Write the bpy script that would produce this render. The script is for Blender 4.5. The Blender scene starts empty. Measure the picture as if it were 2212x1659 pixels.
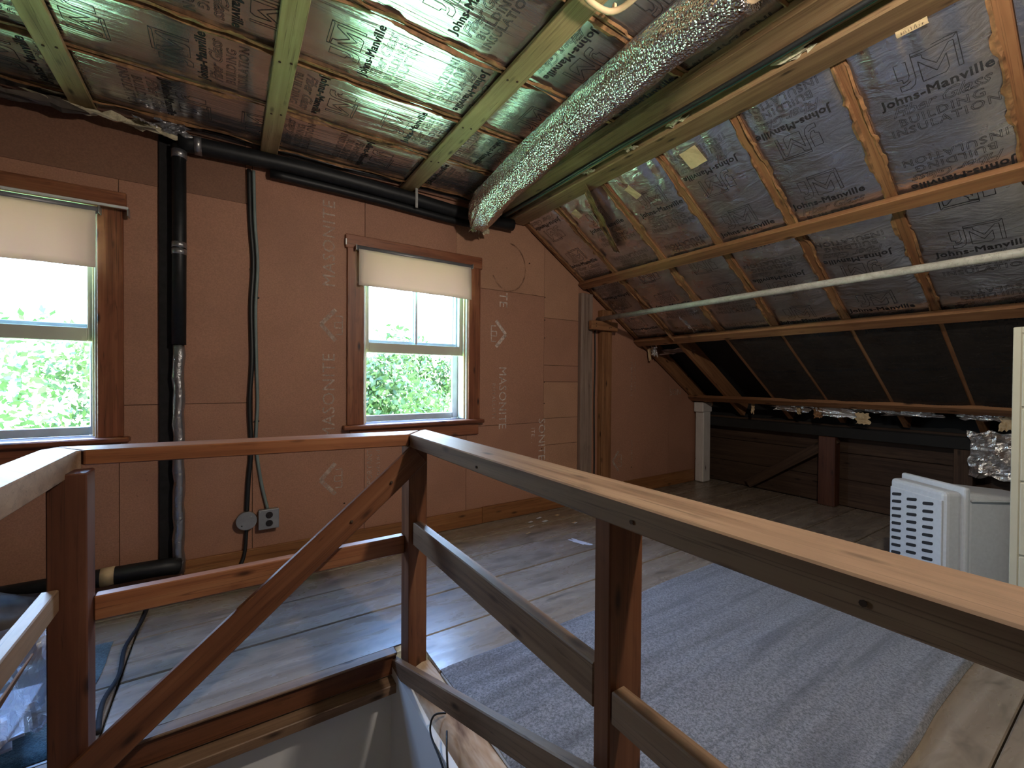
import bpy, bmesh, math, random
import numpy as np
from mathutils import Vector, Matrix, Euler
random.seed(7)
RNG = np.random.default_rng(11)
SC = bpy.context.scene
COL = SC.collection

# ------------------------------------------------------------------ camera
F_PX, CAM_H = 936.0, 1.10
YAW, PITCH, ROLL = math.radians(33.2), math.radians(-0.6), math.radians(0.38)
fw = Vector((math.sin(YAW)*math.cos(PITCH), math.cos(YAW)*math.cos(PITCH), math.sin(PITCH)))
r_ = Vector((math.cos(YAW), -math.sin(YAW), 0)); u_ = r_.cross(fw)
rt = r_*math.cos(ROLL) + u_*math.sin(ROLL); up = -r_*math.sin(ROLL) + u_*math.cos(ROLL)
cam_d = bpy.data.cameras.new('camera'); cam = bpy.data.objects.new('camera', cam_d); COL.objects.link(cam)
cam_d.sensor_fit = 'HORIZONTAL'; cam_d.sensor_width = 36.0; cam_d.lens = 36.0*F_PX/2212.0
cam_d.clip_start = 0.02; cam_d.clip_end = 200
cam.matrix_world = Matrix(((rt.x, up.x, -fw.x, 0), (rt.y, up.y, -fw.y, 0), (rt.z, up.z, -fw.z, CAM_H), (0, 0, 0, 1)))
SC.camera = cam

# ------------------------------------------------------------------ world, sun, lamp, exposure
SC.view_settings.view_transform = 'Standard'; SC.view_settings.look = 'None'
SC.view_settings.gamma = 1.0; SC.view_settings.use_curve_mapping = False
SC.view_settings.exposure = 0.0
SKY = 31.0
SC.cycles.max_bounces = 6; SC.cycles.diffuse_bounces = 3; SC.cycles.glossy_bounces = 4; SC.cycles.transmission_bounces = 4; SC.cycles.transparent_max_bounces = 10
SC.cycles.use_adaptive_sampling = True; SC.cycles.adaptive_threshold = 0.08; SC.cycles.sample_clamp_indirect = 8.0
world = bpy.data.worlds.new('sky'); SC.world = world; world.use_nodes = True
wn = world.node_tree; wn.nodes.clear()
wo = wn.nodes.new('ShaderNodeOutputWorld'); bg = wn.nodes.new('ShaderNodeBackground')
tc = wn.nodes.new('ShaderNodeTexCoord'); sep = wn.nodes.new('ShaderNodeSeparateXYZ'); cr = wn.nodes.new('ShaderNodeValToRGB')
cr.color_ramp.elements[0].position = 0.0; cr.color_ramp.elements[0].color = (0.84, 0.93, 1.0, 1)
cr.color_ramp.elements[1].position = 0.75; cr.color_ramp.elements[1].color = (0.36, 0.66, 1.50, 1)
wn.links.new(tc.outputs['Generated'], sep.inputs[0]); wn.links.new(sep.outputs['Z'], cr.inputs[0])
wn.links.new(cr.outputs[0], bg.inputs['Color']); bg.inputs['Strength'].default_value = SKY
wn.links.new(bg.outputs[0], wo.inputs[0])
sun_d = bpy.data.lights.new('sun', 'SUN'); sun = bpy.data.objects.new('sun', sun_d); COL.objects.link(sun)
sun_d.energy = 75.0; sun_d.angle = math.radians(1.0); sun_d.color = (1.0, 0.95, 0.86)
sun.rotation_euler = Vector((-0.62, 0.30, -0.72)).to_track_quat('-Z', 'Y').to_euler()     # high, from behind the house: falls on the trees
LAMP_POS = (0.98, 0.15, 2.16)
LAMP_W = 74.0

# ------------------------------------------------------------------ helpers
def tag(o, label=None, cat=None, group=None, kind=None):
    if label: o['label'] = label
    if cat: o['category'] = cat
    if group: o['group'] = group
    if kind: o['kind'] = kind
    return o
def empty(name, loc=(0, 0, 0), rz=0.0, parent=None):
    o = bpy.data.objects.new(name, None); COL.objects.link(o)
    o.empty_display_size = 0.05; o.location = loc; o.rotation_euler = (0, 0, rz)
    if parent: o.parent = parent
    return o
def link(name, me, mat=None, parent=None, mw=None):
    """link a mesh; mw = world matrix (parents here are unrotated unless given in local coordinates)"""
    o = bpy.data.objects.new(name, me); COL.objects.link(o)
    if mat is not None and len(me.materials) == 0: me.materials.append(mat)
    if parent:
        o.parent = parent
    if mw is not None:
        if parent:
            o.matrix_local = world_of(parent).inverted() @ mw
        else:
            o.matrix_local = mw
    elif parent:
        o.matrix_local = world_of(parent).inverted()
    return o
def world_of(o):
    m = Matrix.LocRotScale(o.location, o.rotation_euler, o.scale)
    return (world_of(o.parent) @ m) if o.parent else m
def mesh_np(name, v, f, smooth=False):
    me = bpy.data.meshes.new(name); me.from_pydata([tuple(p) for p in v], [], [tuple(q) for q in f]); me.update()
    if smooth: me.polygons.foreach_set('use_smooth', [True]*len(me.polygons))
    return me
def bm_mesh(name, bm, smooth=False):
    bmesh.ops.recalc_face_normals(bm, faces=bm.faces[:])
    me = bpy.data.meshes.new(name); bm.to_mesh(me); bm.free()
    if smooth: me.polygons.foreach_set('use_smooth', [True]*len(me.polygons))
    return me
def bm_box(bm, lo, hi, bevel=0.0, seg=1):
    lo, hi = Vector(lo), Vector(hi)
    r = bmesh.ops.create_cube(bm, size=1.0, matrix=Matrix.Translation((lo+hi)/2) @ Matrix.Diagonal((*(hi-lo), 1)))
    if bevel > 0:
        es = list({e for v in r['verts'] for e in v.link_edges})
        bmesh.ops.bevel(bm, geom=es, offset=bevel, segments=seg, affect='EDGES', profile=0.5)
    return r
def box(name, lo, hi, mat, parent=None, bevel=0.003, seg=1):
    """axis-aligned box in world coordinates; its own origin at its centre, X of the mesh along its longest side"""
    lo, hi = Vector(lo), Vector(hi); c = (lo+hi)/2; d = hi-lo
    ax = max(range(3), key=lambda i: d[i])
    R = {0: Matrix.Identity(3), 1: Matrix(((0, -1, 0), (1, 0, 0), (0, 0, 1))), 2: Matrix(((0, 0, -1), (0, 1, 0), (1, 0, 0)))}[ax]
    dl = {0: d, 1: Vector((d.y, d.x, d.z)), 2: Vector((d.z, d.y, d.x))}[ax]
    bm = bmesh.new(); bm_box(bm, -dl/2, dl/2, min(bevel, min(dl)*0.3), seg)
    return link(name, bm_mesh(name, bm), mat, parent, Matrix.Translation(c) @ R.to_4x4())
def board(name, p0, p1, width, thick, wdir, mat, parent=None, bevel=0.003, cut0=0.0, cut1=0.0, bow=0.0):
    """board from p0 to p1 (centre line); wdir = direction of its width; cut = mitre shear at the ends"""
    p0, p1 = Vector(p0), Vector(p1); x = (p1-p0); L = x.length; x.normalize()
    y = Vector(wdir) - x*x.dot(Vector(wdir)); y.normalize(); z = x.cross(y)
    bm = bmesh.new(); n = 9 if bow else 2
    rings = []
    for i in range(n):
        t = i/(n-1); xx = -L/2 + L*t
        ring = []
        for sy, sz in ((-1, -1), (1, -1), (1, 1), (-1, 1)):
            cx = xx
            if i == 0: cx += cut0*sy*width/2
            if i == n-1: cx += cut1*sy*width/2
            ring.append(bm.verts.new((cx, sy*width/2, sz*thick/2 + bow*math.sin(math.pi*t))))
        rings.append(ring)
    for a, b in zip(rings, rings[1:]):
        for k in range(4): bm.faces.new((a[k], a[(k+1) % 4], b[(k+1) % 4], b[k]))
    bm.faces.new(rings[0][::-1]); bm.faces.new(rings[-1])
    bmesh.ops.recalc_face_normals(bm, faces=bm.faces[:])
    if bevel and n == 2: bmesh.ops.bevel(bm, geom=bm.edges[:], offset=bevel, segments=1, affect='EDGES')
    m = Matrix(((x.x, y.x, z.x), (x.y, y.y, z.y), (x.z, y.z, z.z))).to_4x4(); m.translation = (p0+p1)/2
    return link(name, bm_mesh(name, bm), mat, parent, m)
def tube(name, pts, r, mat, parent=None, seg=12, rad=None, cap=True, rough=0.0, smooth=True):
    """swept tube through points (world); rad optional per-point radii"""
    P = [Vector(p) for p in pts]; v = []; f = []
    prev = None
    for i, p in enumerate(P):
        t = (P[min(i+1, len(P)-1)] - P[max(i-1, 0)]).normalized()
        if prev is None:
            a = Vector((0, 0, 1)) if abs(t.z) < 0.9 else Vector((1, 0, 0))
            n = (a - t*a.dot(t)).normalized()
        else:
            n = (prev - t*prev.dot(t)).normalized()
        prev = n; b = t.cross(n); rr = rad[i] if rad else r
        for k in range(seg):
            an = 2*math.pi*k/seg; q = rr*(1 + rough*(random.random()-0.5))
            v.append(p + n*math.cos(an)*q + b*math.sin(an)*q)
    for i in range(len(P)-1):
        for k in range(seg):
            f.append((i*seg+k, i*seg+(k+1) % seg, (i+1)*seg+(k+1) % seg, (i+1)*seg+k))
    if cap:
        f.append(tuple(range(seg))[::-1]); f.append(tuple((len(P)-1)*seg+k for k in range(seg)))
    return link(name, mesh_np(name, v, f, smooth), mat, parent)
def smooth_path(pts, n=8):
    P = [Vector(p) for p in pts]; out = []
    for i in range(len(P)-1):
        a, b, c, d = P[max(i-1, 0)], P[i], P[i+1], P[min(i+2, len(P)-1)]
        for k in range(n):
            t = k/n
            out.append(0.5*((2*b) + (c-a)*t + (2*a-5*b+4*c-d)*t*t + (3*b-a-3*c+d)*t**3))
    out.append(P[-1]); return out
# value noise on numpy arrays
_T = np.random.default_rng(3).random((256, 256))
def vn(x, y, s=0):
    x = np.asarray(x, float)+s*17.31; y = np.asarray(y, float)+s*9.17
    xi = np.floor(x).astype(int); yi = np.floor(y).astype(int); fx = x-xi; fy = y-yi
    fx = fx*fx*(3-2*fx); fy = fy*fy*(3-2*fy)
    g = lambda a, b: _T[a % 256, b % 256]
    return (g(xi, yi)*(1-fx)+g(xi+1, yi)*fx)*(1-fy) + (g(xi, yi+1)*(1-fx)+g(xi+1, yi+1)*fx)*fy
def crumple(name, c, su, sv, u, v, amp, mat, parent=None, n=14, seed=0, curl=0.0, ragged=0.15, thick=0.0):
    """a crumpled sheet centred at c, su x sv along u, v"""
    u, v = Vector(u).normalized(), Vector(v).normalized(); w = u.cross(v)
    a, b = np.meshgrid(np.linspace(0, 1, n), np.linspace(0, 1, n), indexing='ij')
    d = amp*((vn(a*5, b*5, seed)-.5)*2 + (np.abs(vn(a*11, b*9, seed+3)-.5))*1.6) + curl*(b**2)
    ea = (vn(b*7, b*0+.3, seed+5)-.5)*ragged*np.where(np.abs(a-.5) > .45, 1, 0)
    eb = (vn(a*7, a*0+.7, seed+6)-.5)*ragged*np.where(np.abs(b-.5) > .45, 1, 0)
    V = [Vector(c) + u*su*(x-.5+e1) + v*sv*(y-.5+e2) + w*z for x, y, z, e1, e2 in zip(a.ravel(), b.ravel(), d.ravel(), ea.ravel(), eb.ravel())]
    Fc = [(i*n+j, (i+1)*n+j, (i+1)*n+j+1, i*n+j+1) for i in range(n-1) for j in range(n-1)]
    o = link(name, mesh_np(name, V, Fc), mat, parent)
    if thick:
        m = o.modifiers.new('thickness', 'SOLIDIFY'); m.thickness = thick
    return o

# ------------------------------------------------------------------ materials
class NT:
    def __init__(s, name):
        s.m = bpy.data.materials.new(name); s.m.use_nodes = True; s.t = s.m.node_tree
        s.b = s.t.nodes['Principled BSDF']; s.out = s.t.nodes['Material Output']
    def n(s, typ, **kw):
        nd = s.t.nodes.new(typ)
        for k, v in kw.items():
            if hasattr(nd, k) and k not in ('Scale',): setattr(nd, k, v)
            else: nd.inputs[k].default_value = v
        return nd
    def l(s, a, b): s.t.links.new(a, b)
    def coords(s, scale=(1, 1, 1), kind='Object', rnd=False):
        t = s.n('ShaderNodeTexCoord'); mp = s.n('ShaderNodeMapping'); mp.inputs['Scale'].default_value = scale
        s.l(t.outputs[kind], mp.inputs['Vector'])
        if rnd:
            oi = s.n('ShaderNodeObjectInfo'); ml = s.n('ShaderNodeMath', operation='MULTIPLY'); ml.inputs[1].default_value = 37.0
            s.l(oi.outputs['Random'], ml.inputs[0]); cb = s.n('ShaderNodeCombineXYZ')
            for k in 'XYZ': s.l(ml.outputs[0], cb.inputs[k])
            s.l(cb.outputs[0], mp.inputs['Location'])
        return mp.outputs[0]
    def noise(s, vec, scale, detail=4, rough=0.55, dist=0.0):
        nd = s.n('ShaderNodeTexNoise'); nd.inputs['Scale'].default_value = scale; nd.inputs['Detail'].default_value = min(detail, 3.5)
        nd.inputs['Roughness'].default_value = rough; nd.inputs['Distortion'].default_value = dist
        s.l(vec, nd.inputs['Vector']); return nd.outputs['Fac']
    def ramp(s, fac, stops):
        r = s.n('ShaderNodeValToRGB'); e = r.color_ramp.elements
        while len(e) < len(stops): e.new(0.5)
        for k, (p, c) in enumerate(stops):
            e[k].position = p; e[k].color = (*c, 1) if len(c) == 3 else c
        s.l(fac, r.inputs[0]); return r.outputs[0]
    def mix(s, fac, a, b, mode='MIX'):
        m = s.n('ShaderNodeMix', data_type='RGBA', blend_type=mode)
        for sock, val in ((m.inputs[0], fac), (m.inputs[6], a), (m.inputs[7], b)):
            if isinstance(val, (float, int)): sock.default_value = val
            elif isinstance(val, tuple): sock.default_value = (*val, 1)
            else: s.l(val, sock)
        return m.outputs[2]
    def bump(s, h, strength=0.3, dist=0.01):
        b = s.n('ShaderNodeBump'); b.inputs['Strength'].default_value = strength; b.inputs['Distance'].default_value = dist
        s.l(h, b.inputs['Height']); s.l(b.outputs[0], s.b.inputs['Normal']); return b
    def base(s, c, rough=0.6, metal=0.0, spec=0.5):
        if isinstance(c, tuple): s.b.inputs['Base Color'].default_value = (*c, 1)
        else: s.l(c, s.b.inputs['Base Color'])
        if isinstance(rough, (float, int)): s.b.inputs['Roughness'].default_value = rough
        else: s.l(rough, s.b.inputs['Roughness'])
        s.b.inputs['Metallic'].default_value = metal; s.b.inputs['Specular IOR Level'].default_value = spec
def wood(name, dark, mid, light, rough=0.6, knots=True, grain=1.0, spec=0.35, knotc=None):
    s = NT(name); v = s.coords((1.2, 26, 26), rnd=True)
    g = s.noise(v, 1.0*grain, 6, 0.62, 0.6)
    c = s.ramp(g, [(0.28, dark), (0.5, mid), (0.75, light)])
    v2 = s.coords((1.3, 3.0, 3.0), rnd=True); big = s.noise(v2, 1.6, 3, 0.5, 0.3)
    c = s.mix(s.ramp(big, [(0.35, (0.0,)*3), (0.7, (0.55,)*3)]), c, tuple(x*0.62 for x in mid))
    vcr = s.coords((0.55, 34, 34), rnd=True); ck = s.noise(vcr, 1.3, 3, 0.5, 0.5)
    c = s.mix(s.ramp(ck, [(0.488, (0, 0, 0)), (0.5, (0.62,)*3), (0.512, (0, 0, 0))]), c, tuple(x*0.4 for x in dark))
    vs = s.coords((2.2, 7, 7), rnd=True); st = s.noise(vs, 2.4, 5, 0.7)
    c = s.mix(s.ramp(st, [(0.58, (0, 0, 0)), (0.74, (0.45,)*3)]), c, tuple(x*0.5 for x in dark))
    if knots:
        vk = s.coords((4.5, 14, 14), rnd=True); vo = s.n('ShaderNodeTexVoronoi'); vo.inputs['Scale'].default_value = 1.0
        s.l(vk, vo.inputs['Vector'])
        k = s.ramp(vo.outputs['Distance'], [(0.05, (1, 1, 1)), (0.17, (0, 0, 0))])
        c = s.mix(k, c, knotc or tuple(x*0.35 for x in dark))
    s.base(c, rough, 0, spec); s.bump(g, 0.25, 0.002); return s.m
def plain(name, c, rough=0.6, metal=0.0, var=0.12, scale=12, spec=0.5, bump=0.0):
    s = NT(name); v = s.coords(); nz = s.noise(v, scale, 4)
    col = s.mix(s.ramp(nz, [(0.3, (0, 0, 0)), (0.7, (1, 1, 1))]), tuple(x*(1-var) for x in c), tuple(min(1, x*(1+var)) for x in c))
    s.base(col, rough, metal, spec)
    if bump: s.bump(s.noise(v, scale*6, 4), bump, 0.003)
    return s.m
def foil(name, base=(0.50, 0.50, 0.53), rough=0.30, crease=(2.2, 30, 30), strength=0.5, dull=0.35, metal=0.9, speck=(0.62, 0.60, 0.58)):
    s = NT(name); v = s.coords((1, 1, 1))
    vc = s.coords(crease); cre = s.noise(vc, 1.0, 5, 0.6, 0.8)
    cloud = s.noise(v, 5.0, 5, 0.65, 0.2); fine = s.noise(v, 55, 3, 0.7)
    spk = s.ramp(fine, [(0.60, (0, 0, 0)), (0.74, (1, 1, 1))])
    c = s.mix(s.ramp(cloud, [(0.35, (0, 0, 0)), (0.7, (1, 1, 1))]), base, tuple(x*(1-dull) for x in base))
    c = s.mix(spk, c, speck)
    rr = s.ramp(cloud, [(0.3, (rough*0.8,)*3), (0.75, (rough*1.5,)*3)])
    s.base(c, rr, metal, 0.5)
    add = s.n('ShaderNodeMath', operation='ADD'); ml = s.n('ShaderNodeMath', operation='MULTIPLY'); ml.inputs[1].default_value = 0.12
    s.l(fine, ml.inputs[0]); s.l(cre, add.inputs[0]); s.l(ml.outputs[0], add.inputs[1])
    s.bump(add.outputs[0], strength, 0.012); return s.m
M = {}
M['rail'] = wood('pine_rail', (0.085, 0.029, 0.012), (0.165, 0.062, 0.026), (0.235, 0.105, 0.050), 0.45)
M['rail_mid'] = wood('pine_rail_mid', (0.15, 0.050, 0.021), (0.275, 0.103, 0.043), (0.37, 0.17, 0.08), 0.45)
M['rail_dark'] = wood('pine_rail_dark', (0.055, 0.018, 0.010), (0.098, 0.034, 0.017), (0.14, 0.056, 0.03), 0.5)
M['rail_tan'] = wood('pine_rail_tan', (0.13, 0.073, 0.040), (0.222, 0.135, 0.080), (0.295, 0.195, 0.122), 0.5)
M['strap'] = wood('strapping', (0.21, 0.14, 0.062), (0.38, 0.27, 0.13), (0.50, 0.38, 0.20), 0.6)
M['rafter'] = wood('rafter', (0.15, 0.060, 0.024), (0.28, 0.125, 0.052), (0.40, 0.20, 0.09), 0.7)
M['casing'] = wood('casing', (0.10, 0.030, 0.014), (0.24, 0.080, 0.036), (0.36, 0.145, 0.07), 0.45, knotc=(0.03, 0.012, 0.01))
M['baseb'] = wood('baseboard', (0.17, 0.062, 0.020), (0.29, 0.120, 0.042), (0.38, 0.18, 0.07), 0.5)
M['dark_wood'] = wood('dark_wood', (0.030, 0.016, 0.010), (0.062, 0.034, 0.020), (0.10, 0.058, 0.034), 0.8)
M['grey_wood'] = wood('grey_wood', (0.16, 0.10, 0.075), (0.27, 0.19, 0.145), (0.36, 0.27, 0.21), 0.75)
M['beam'] = wood('beam', (0.14, 0.075, 0.035), (0.26, 0.155, 0.075), (0.38, 0.25, 0.13), 0.75)
M['void'] = plain('void', (0.012, 0.011, 0.010), 0.9)
def floor_mat():
    s = NT('floor_wood'); v = s.coords((0.8, 11, 11), rnd=True); g = s.noise(v, 1.1, 5, 0.6, 0.8)
    c = s.ramp(g, [(0.25, (0.165, 0.125, 0.088)), (0.5, (0.245, 0.195, 0.145)), (0.78, (0.315, 0.26, 0.205))])
    v2 = s.coords((1.6, 5, 5), rnd=True); st = s.noise(v2, 2.2, 6, 0.7, 0.5)
    c = s.mix(s.ramp(st, [(0.52, (0, 0, 0)), (0.70, (0.75,)*3)]), c, (0.085, 0.068, 0.052))
    v3 = s.coords((1, 1, 1), 'Object', True); pt = s.noise(v3, 9, 5, 0.75)
    c = s.mix(s.ramp(pt, [(0.66, (0, 0, 0)), (0.76, (0.55,)*3)]), c, (0.42, 0.39, 0.36))
    rr = s.ramp(st, [(0.3, (0.18,)*3), (0.75, (0.45,)*3)])
    s.base(c, rr, 0, 0.5); s.bump(g, 0.2, 0.002); return s.m
M['floor'] = floor_mat()
def hardboard(name, c, var=0.14):
    s = NT(name); v = s.coords((1, 1, 1), rnd=True); n1 = s.noise(v, 150, 3, 0.7); n2 = s.noise(v, 2.2, 5, 0.6, 0.3)
    col = s.mix(s.ramp(n1, [(0.35, (0, 0, 0)), (0.65, (1, 1, 1))]), tuple(x*(1-var) for x in c), tuple(x*(1+var) for x in c))
    col = s.mix(s.ramp(n2, [(0.45, (0, 0, 0)), (0.8, (0.45,)*3)]), col, tuple(x*0.6 for x in c))
    n3 = s.noise(v, 60, 2, 0.5)
    col = s.mix(s.ramp(n3, [(0.72, (0, 0, 0)), (0.78, (0.6,)*3)]), col, tuple(x*0.4 for x in c))
    s.base(col, 0.62, 0, 0.3); s.bump(n1, 0.06, 0.001); return s.m
M['hb1'] = hardboard('hardboard', (0.372, 0.186, 0.118))
M['hb2'] = hardboard('hardboard_light', (0.42, 0.225, 0.138))
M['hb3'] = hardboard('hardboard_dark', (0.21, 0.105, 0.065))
M['foil'] = foil('foil_ceiling', (0.70, 0.70, 0.71), 0.17, (1.6, 34, 34), 0.30, 0.22)
M['foil_s'] = foil('foil_slope', (0.76, 0.76, 0.80), 0.28, (20, 7, 7), 0.55, 0.35, 0.97)
M['foil_d'] = foil('foil_darkened', (0.12, 0.100, 0.085), 0.55, (16, 5, 5), 0.40, 0.45, 0.9, (0.16, 0.14, 0.12))  # darkened foil: shade under the eaves painted into the lowest slope row
M['foil_c'] = foil('foil_crumpled', (0.80, 0.78, 0.76), 0.22, (25, 25, 25), 0.9, 0.1)
def duct_mat():
    s = NT('foil_bubble'); v = s.coords((1, 1, 1)); vo = s.n('ShaderNodeTexVoronoi'); vo.inputs['Scale'].default_value = 105
    s.l(v, vo.inputs['Vector']); n1 = s.noise(v, 9, 4, 0.6)
    h = s.n('ShaderNodeMath', operation='MULTIPLY_ADD'); h.inputs[1].default_value = 0.6
    s.l(n1, h.inputs[0]); s.l(vo.outputs['Distance'], h.inputs[2])
    s.base(s.mix(s.ramp(n1, [(0.3, (0, 0, 0)), (0.7, (1, 1, 1))]), (0.78, 0.77, 0.78), (0.92, 0.90, 0.89)), 0.16, 1.0)
    s.bump(h.outputs[0], 0.75, 0.008); return s.m
M['duct'] = duct_mat()
def print_mat(name, c, a0, a1, scale=30):
    s = NT(name); v = s.coords(); nz = s.noise(v, scale, 4, 0.7)
    s.base(c, 0.7, 0, 0.2); al = s.ramp(nz, [(0.35, (a0,)*3), (0.62, (a1,)*3)]); s.l(al, s.b.inputs['Alpha']); return s.m
M['ink'] = plain('ink', (0.030, 0.030, 0.033), 0.55, 0, 0.5, 9, 0.3)
M['stencil'] = print_mat('stencil_paint', (0.62, 0.49, 0.40), 0.20, 0.75, 45)
M['stain'] = print_mat('ring_stain', (0.12, 0.055, 0.03), 0.0, 0.5, 18)
M['stencil_b'] = print_mat('stencil_paint_bright', (0.70, 0.58, 0.50), 0.40, 0.95, 45)
M['kraft'] = plain('kraft_paper', (0.24, 0.118, 0.048), 0.75, 0, 0.55, 30)
M['kraft_l'] = plain('kraft_light', (0.56, 0.41, 0.235), 0.8, 0, 0.15, 20)
M['fiber'] = plain('fibreglass', (0.50, 0.44, 0.30), 0.95, 0, 0.3, 40, bump=0.8)
M['black'] = plain('black_foam', (0.010, 0.011, 0.012), 0.48, 0, 0.3, 30, 0.35)
M['tar'] = plain('tar_paper', (0.013, 0.012, 0.012), 0.8, 0, 0.3, 30, 0.3)
M['silver'] = foil('silver_tape', (0.42, 0.42, 0.43), 0.33, (14, 14, 14), 0.7, 0.3)
M['galv'] = plain('galvanised', (0.42, 0.42, 0.40), 0.42, 0.75, 0.3, 25)
M['rod'] = wood('rod_wood', (0.34, 0.31, 0.26), (0.50, 0.47, 0.41), (0.62, 0.60, 0.55), 0.4, knots=False)
M['cable_g'] = plain('cable_grey', (0.16, 0.20, 0.19), 0.5)
M['cable_b'] = plain('cable_black', (0.012, 0.013, 0.013), 0.45)
M['boxgrey'] = plain('box_grey', (0.27, 0.28, 0.30), 0.45, 0.35, 0.15)
M['socket'] = plain('socket_brown', (0.014, 0.010, 0.009), 0.35)
M['white'] = plain('white_paint', (0.68, 0.67, 0.65), 0.6, 0, 0.06, 3)
M['cream_sash'] = plain('cream_sash', (0.52, 0.49, 0.40), 0.5, 0, 0.08, 6)
M['alu'] = plain('aluminium', (0.52, 0.56, 0.62), 0.4, 0.55, 0.1)
def shade_mat():
    s = NT('shade_cloth'); s.base((0.74, 0.68, 0.58), 0.85, 0, 0.3)
    tl = s.n('ShaderNodeBsdfTranslucent'); tl.inputs['Color'].default_value = (0.95, 0.62, 0.54, 1)
    mx = s.n('ShaderNodeMixShader'); mx.inputs[0].default_value = 0.24
    s.l(s.b.outputs[0], mx.inputs[1]); s.l(tl.outputs[0], mx.inputs[2]); s.l(mx.outputs[0], s.out.inputs[0]); return s.m
M['shade'] = shade_mat()
M['roller'] = plain('roller_grey', (0.20, 0.20, 0.21), 0.4, 0.3)
M['crate'] = plain('crate_grey', (0.56, 0.575, 0.60), 0.55, 0, 0.05, 60, 0.4, 0.08)
M['crate_d'] = plain('crate_slot', (0.02, 0.02, 0.022), 0.8)
M['cab'] = plain('cabinet_cream', (0.50, 0.475, 0.37), 0.42, 0, 0.05, 5)
M['card'] = plain('cardboard', (0.22, 0.12, 0.07), 0.8, 0, 0.2, 8)
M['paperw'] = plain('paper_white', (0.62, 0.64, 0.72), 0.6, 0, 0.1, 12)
M['sack'] = plain('sack_dark', (0.065, 0.050, 0.038), 0.7, 0, 0.5, 9)
M['bulb'] = None
def glass():
    s = NT('window_glass'); s.t.nodes.remove(s.b)
    tr = s.n('ShaderNodeBsdfTransparent'); gl = s.n('ShaderNodeBsdfGlossy'); gl.inputs['Roughness'].default_value = 0.02
    mx = s.n('ShaderNodeMixShader'); mx.inputs[0].default_value = 0.07; tr.inputs['Color'].default_value = (0.93, 0.97, 0.96, 1)
    s.l(tr.outputs[0], mx.inputs[1]); s.l(gl.outputs[0], mx.inputs[2]); s.l(mx.outputs[0], s.out.inputs[0]); return s.m
M['glass'] = glass()
def plastic_film():
    s = NT('clear_plastic'); s.base((0.75, 0.80, 0.92), 0.15, 0, 0.8)
    s.b.inputs['Alpha'].default_value = 0.55
    v = s.coords((8, 8, 8)); s.bump(s.noise(v, 2, 3, 0.6, 1.2), 0.8, 0.02); return s.m
M['film'] = plastic_film()
def rug_mat(name, c1, c2, band):
    s = NT(name); v = s.coords(); f1 = s.noise(v, 120, 3, 0.8); bands = s.noise(s.coords(band), 1.0, 4, 0.6, 0.4)
    c = s.mix(s.ramp(f1, [(0.38, (0, 0, 0)), (0.62, (1, 1, 1))]), c1, c2)
    c = s.mix(s.ramp(bands, [(0.48, (0, 0, 0)), (0.64, (0.5,)*3)]), c, tuple(x*0.45 for x in c1))
    s.base(c, 0.9, 0, 0.2); s.b.inputs['Sheen Weight'].default_value = 0.25; s.bump(f1, 0.8, 0.006); return s.m
M['rug'] = rug_mat('rug_pile', (0.098, 0.101, 0.112), (0.262, 0.266, 0.292), (0.9, 13, 1))
M['teal'] = rug_mat('teal_carpet', (0.020, 0.055, 0.070), (0.06, 0.135, 0.165), (2, 3, 1))
def leaf_mat(name, c):
    s = NT(name); v = s.coords(); nz = s.noise(v, 3, 3)
    col = s.mix(nz, tuple(x*0.55 for x in c), tuple(x*1.5 for x in c)); s.base(col, 0.5, 0, 0.4)
    tl = s.n('ShaderNodeBsdfTranslucent'); s.l(col, tl.inputs['Color']); mx = s.n('ShaderNodeMixShader'); mx.inputs[0].default_value = 0.4
    s.l(s.b.outputs[0], mx.inputs[1]); s.l(tl.outputs[0], mx.inputs[2]); s.l(mx.outputs[0], s.out.inputs[0]); return s.m
M['leaf'] = leaf_mat('leaf', (0.034, 0.066, 0.014))
M['leaf2'] = leaf_mat('leaf_pale', (0.046, 0.080, 0.022))
M['grass'] = plain('grass', (0.44, 0.74, 0.22), 0.9, 0, 0.4, 2)
M['bark'] = plain('bark', (0.10, 0.075, 0.055), 0.9, 0, 0.4, 6)
def log_mat():
    s = NT('barked_log'); v = s.coords((6, 2, 6)); n1 = s.noise(v, 1.5, 6, 0.65, 0.8)
    c = s.ramp(n1, [(0.3, (0.16, 0.085, 0.045)), (0.45, (0.42, 0.27, 0.16)), (0.6, (0.55, 0.43, 0.32)), (0.75, (0.66, 0.57, 0.47))])
    s.base(c, 0.8, 0, 0.3); s.bump(n1, 0.6, 0.01); return s.m
M['log'] = log_mat()
def peel_mat():
    s = NT('peeling_paint'); v = s.coords((3, 8, 8)); n1 = s.noise(v, 1.6, 5, 0.7, 0.4)
    c = s.ramp(n1, [(0.30, (0.10, 0.065, 0.05)), (0.36, (0.58, 0.54, 0.50)), (0.7, (0.66, 0.62, 0.58))])
    s.base(c, 0.7, 0, 0.3); s.bump(n1, 0.4, 0.003); return s.m
M['peel'] = peel_mat()

# ------------------------------------------------------------------ measured layout
YW = 2.90                       # inner face of the far gable wall
ZC = 2.40                       # ceiling foil level
XS, ZS, SL = 1.995, 2.354, 0.64  # top edge of the right-hand slope, its fall
TH = math.atan(SL); U = Vector((math.cos(TH), 0, -math.sin(TH))); NS = Vector((-math.sin(TH), 0, -math.cos(TH)))
XK = 4.56                       # knee wall
YB = -2.7                       # rear gable
XL = -1.80                      # top edge of the left-hand slope
XKL = -4.36

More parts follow.
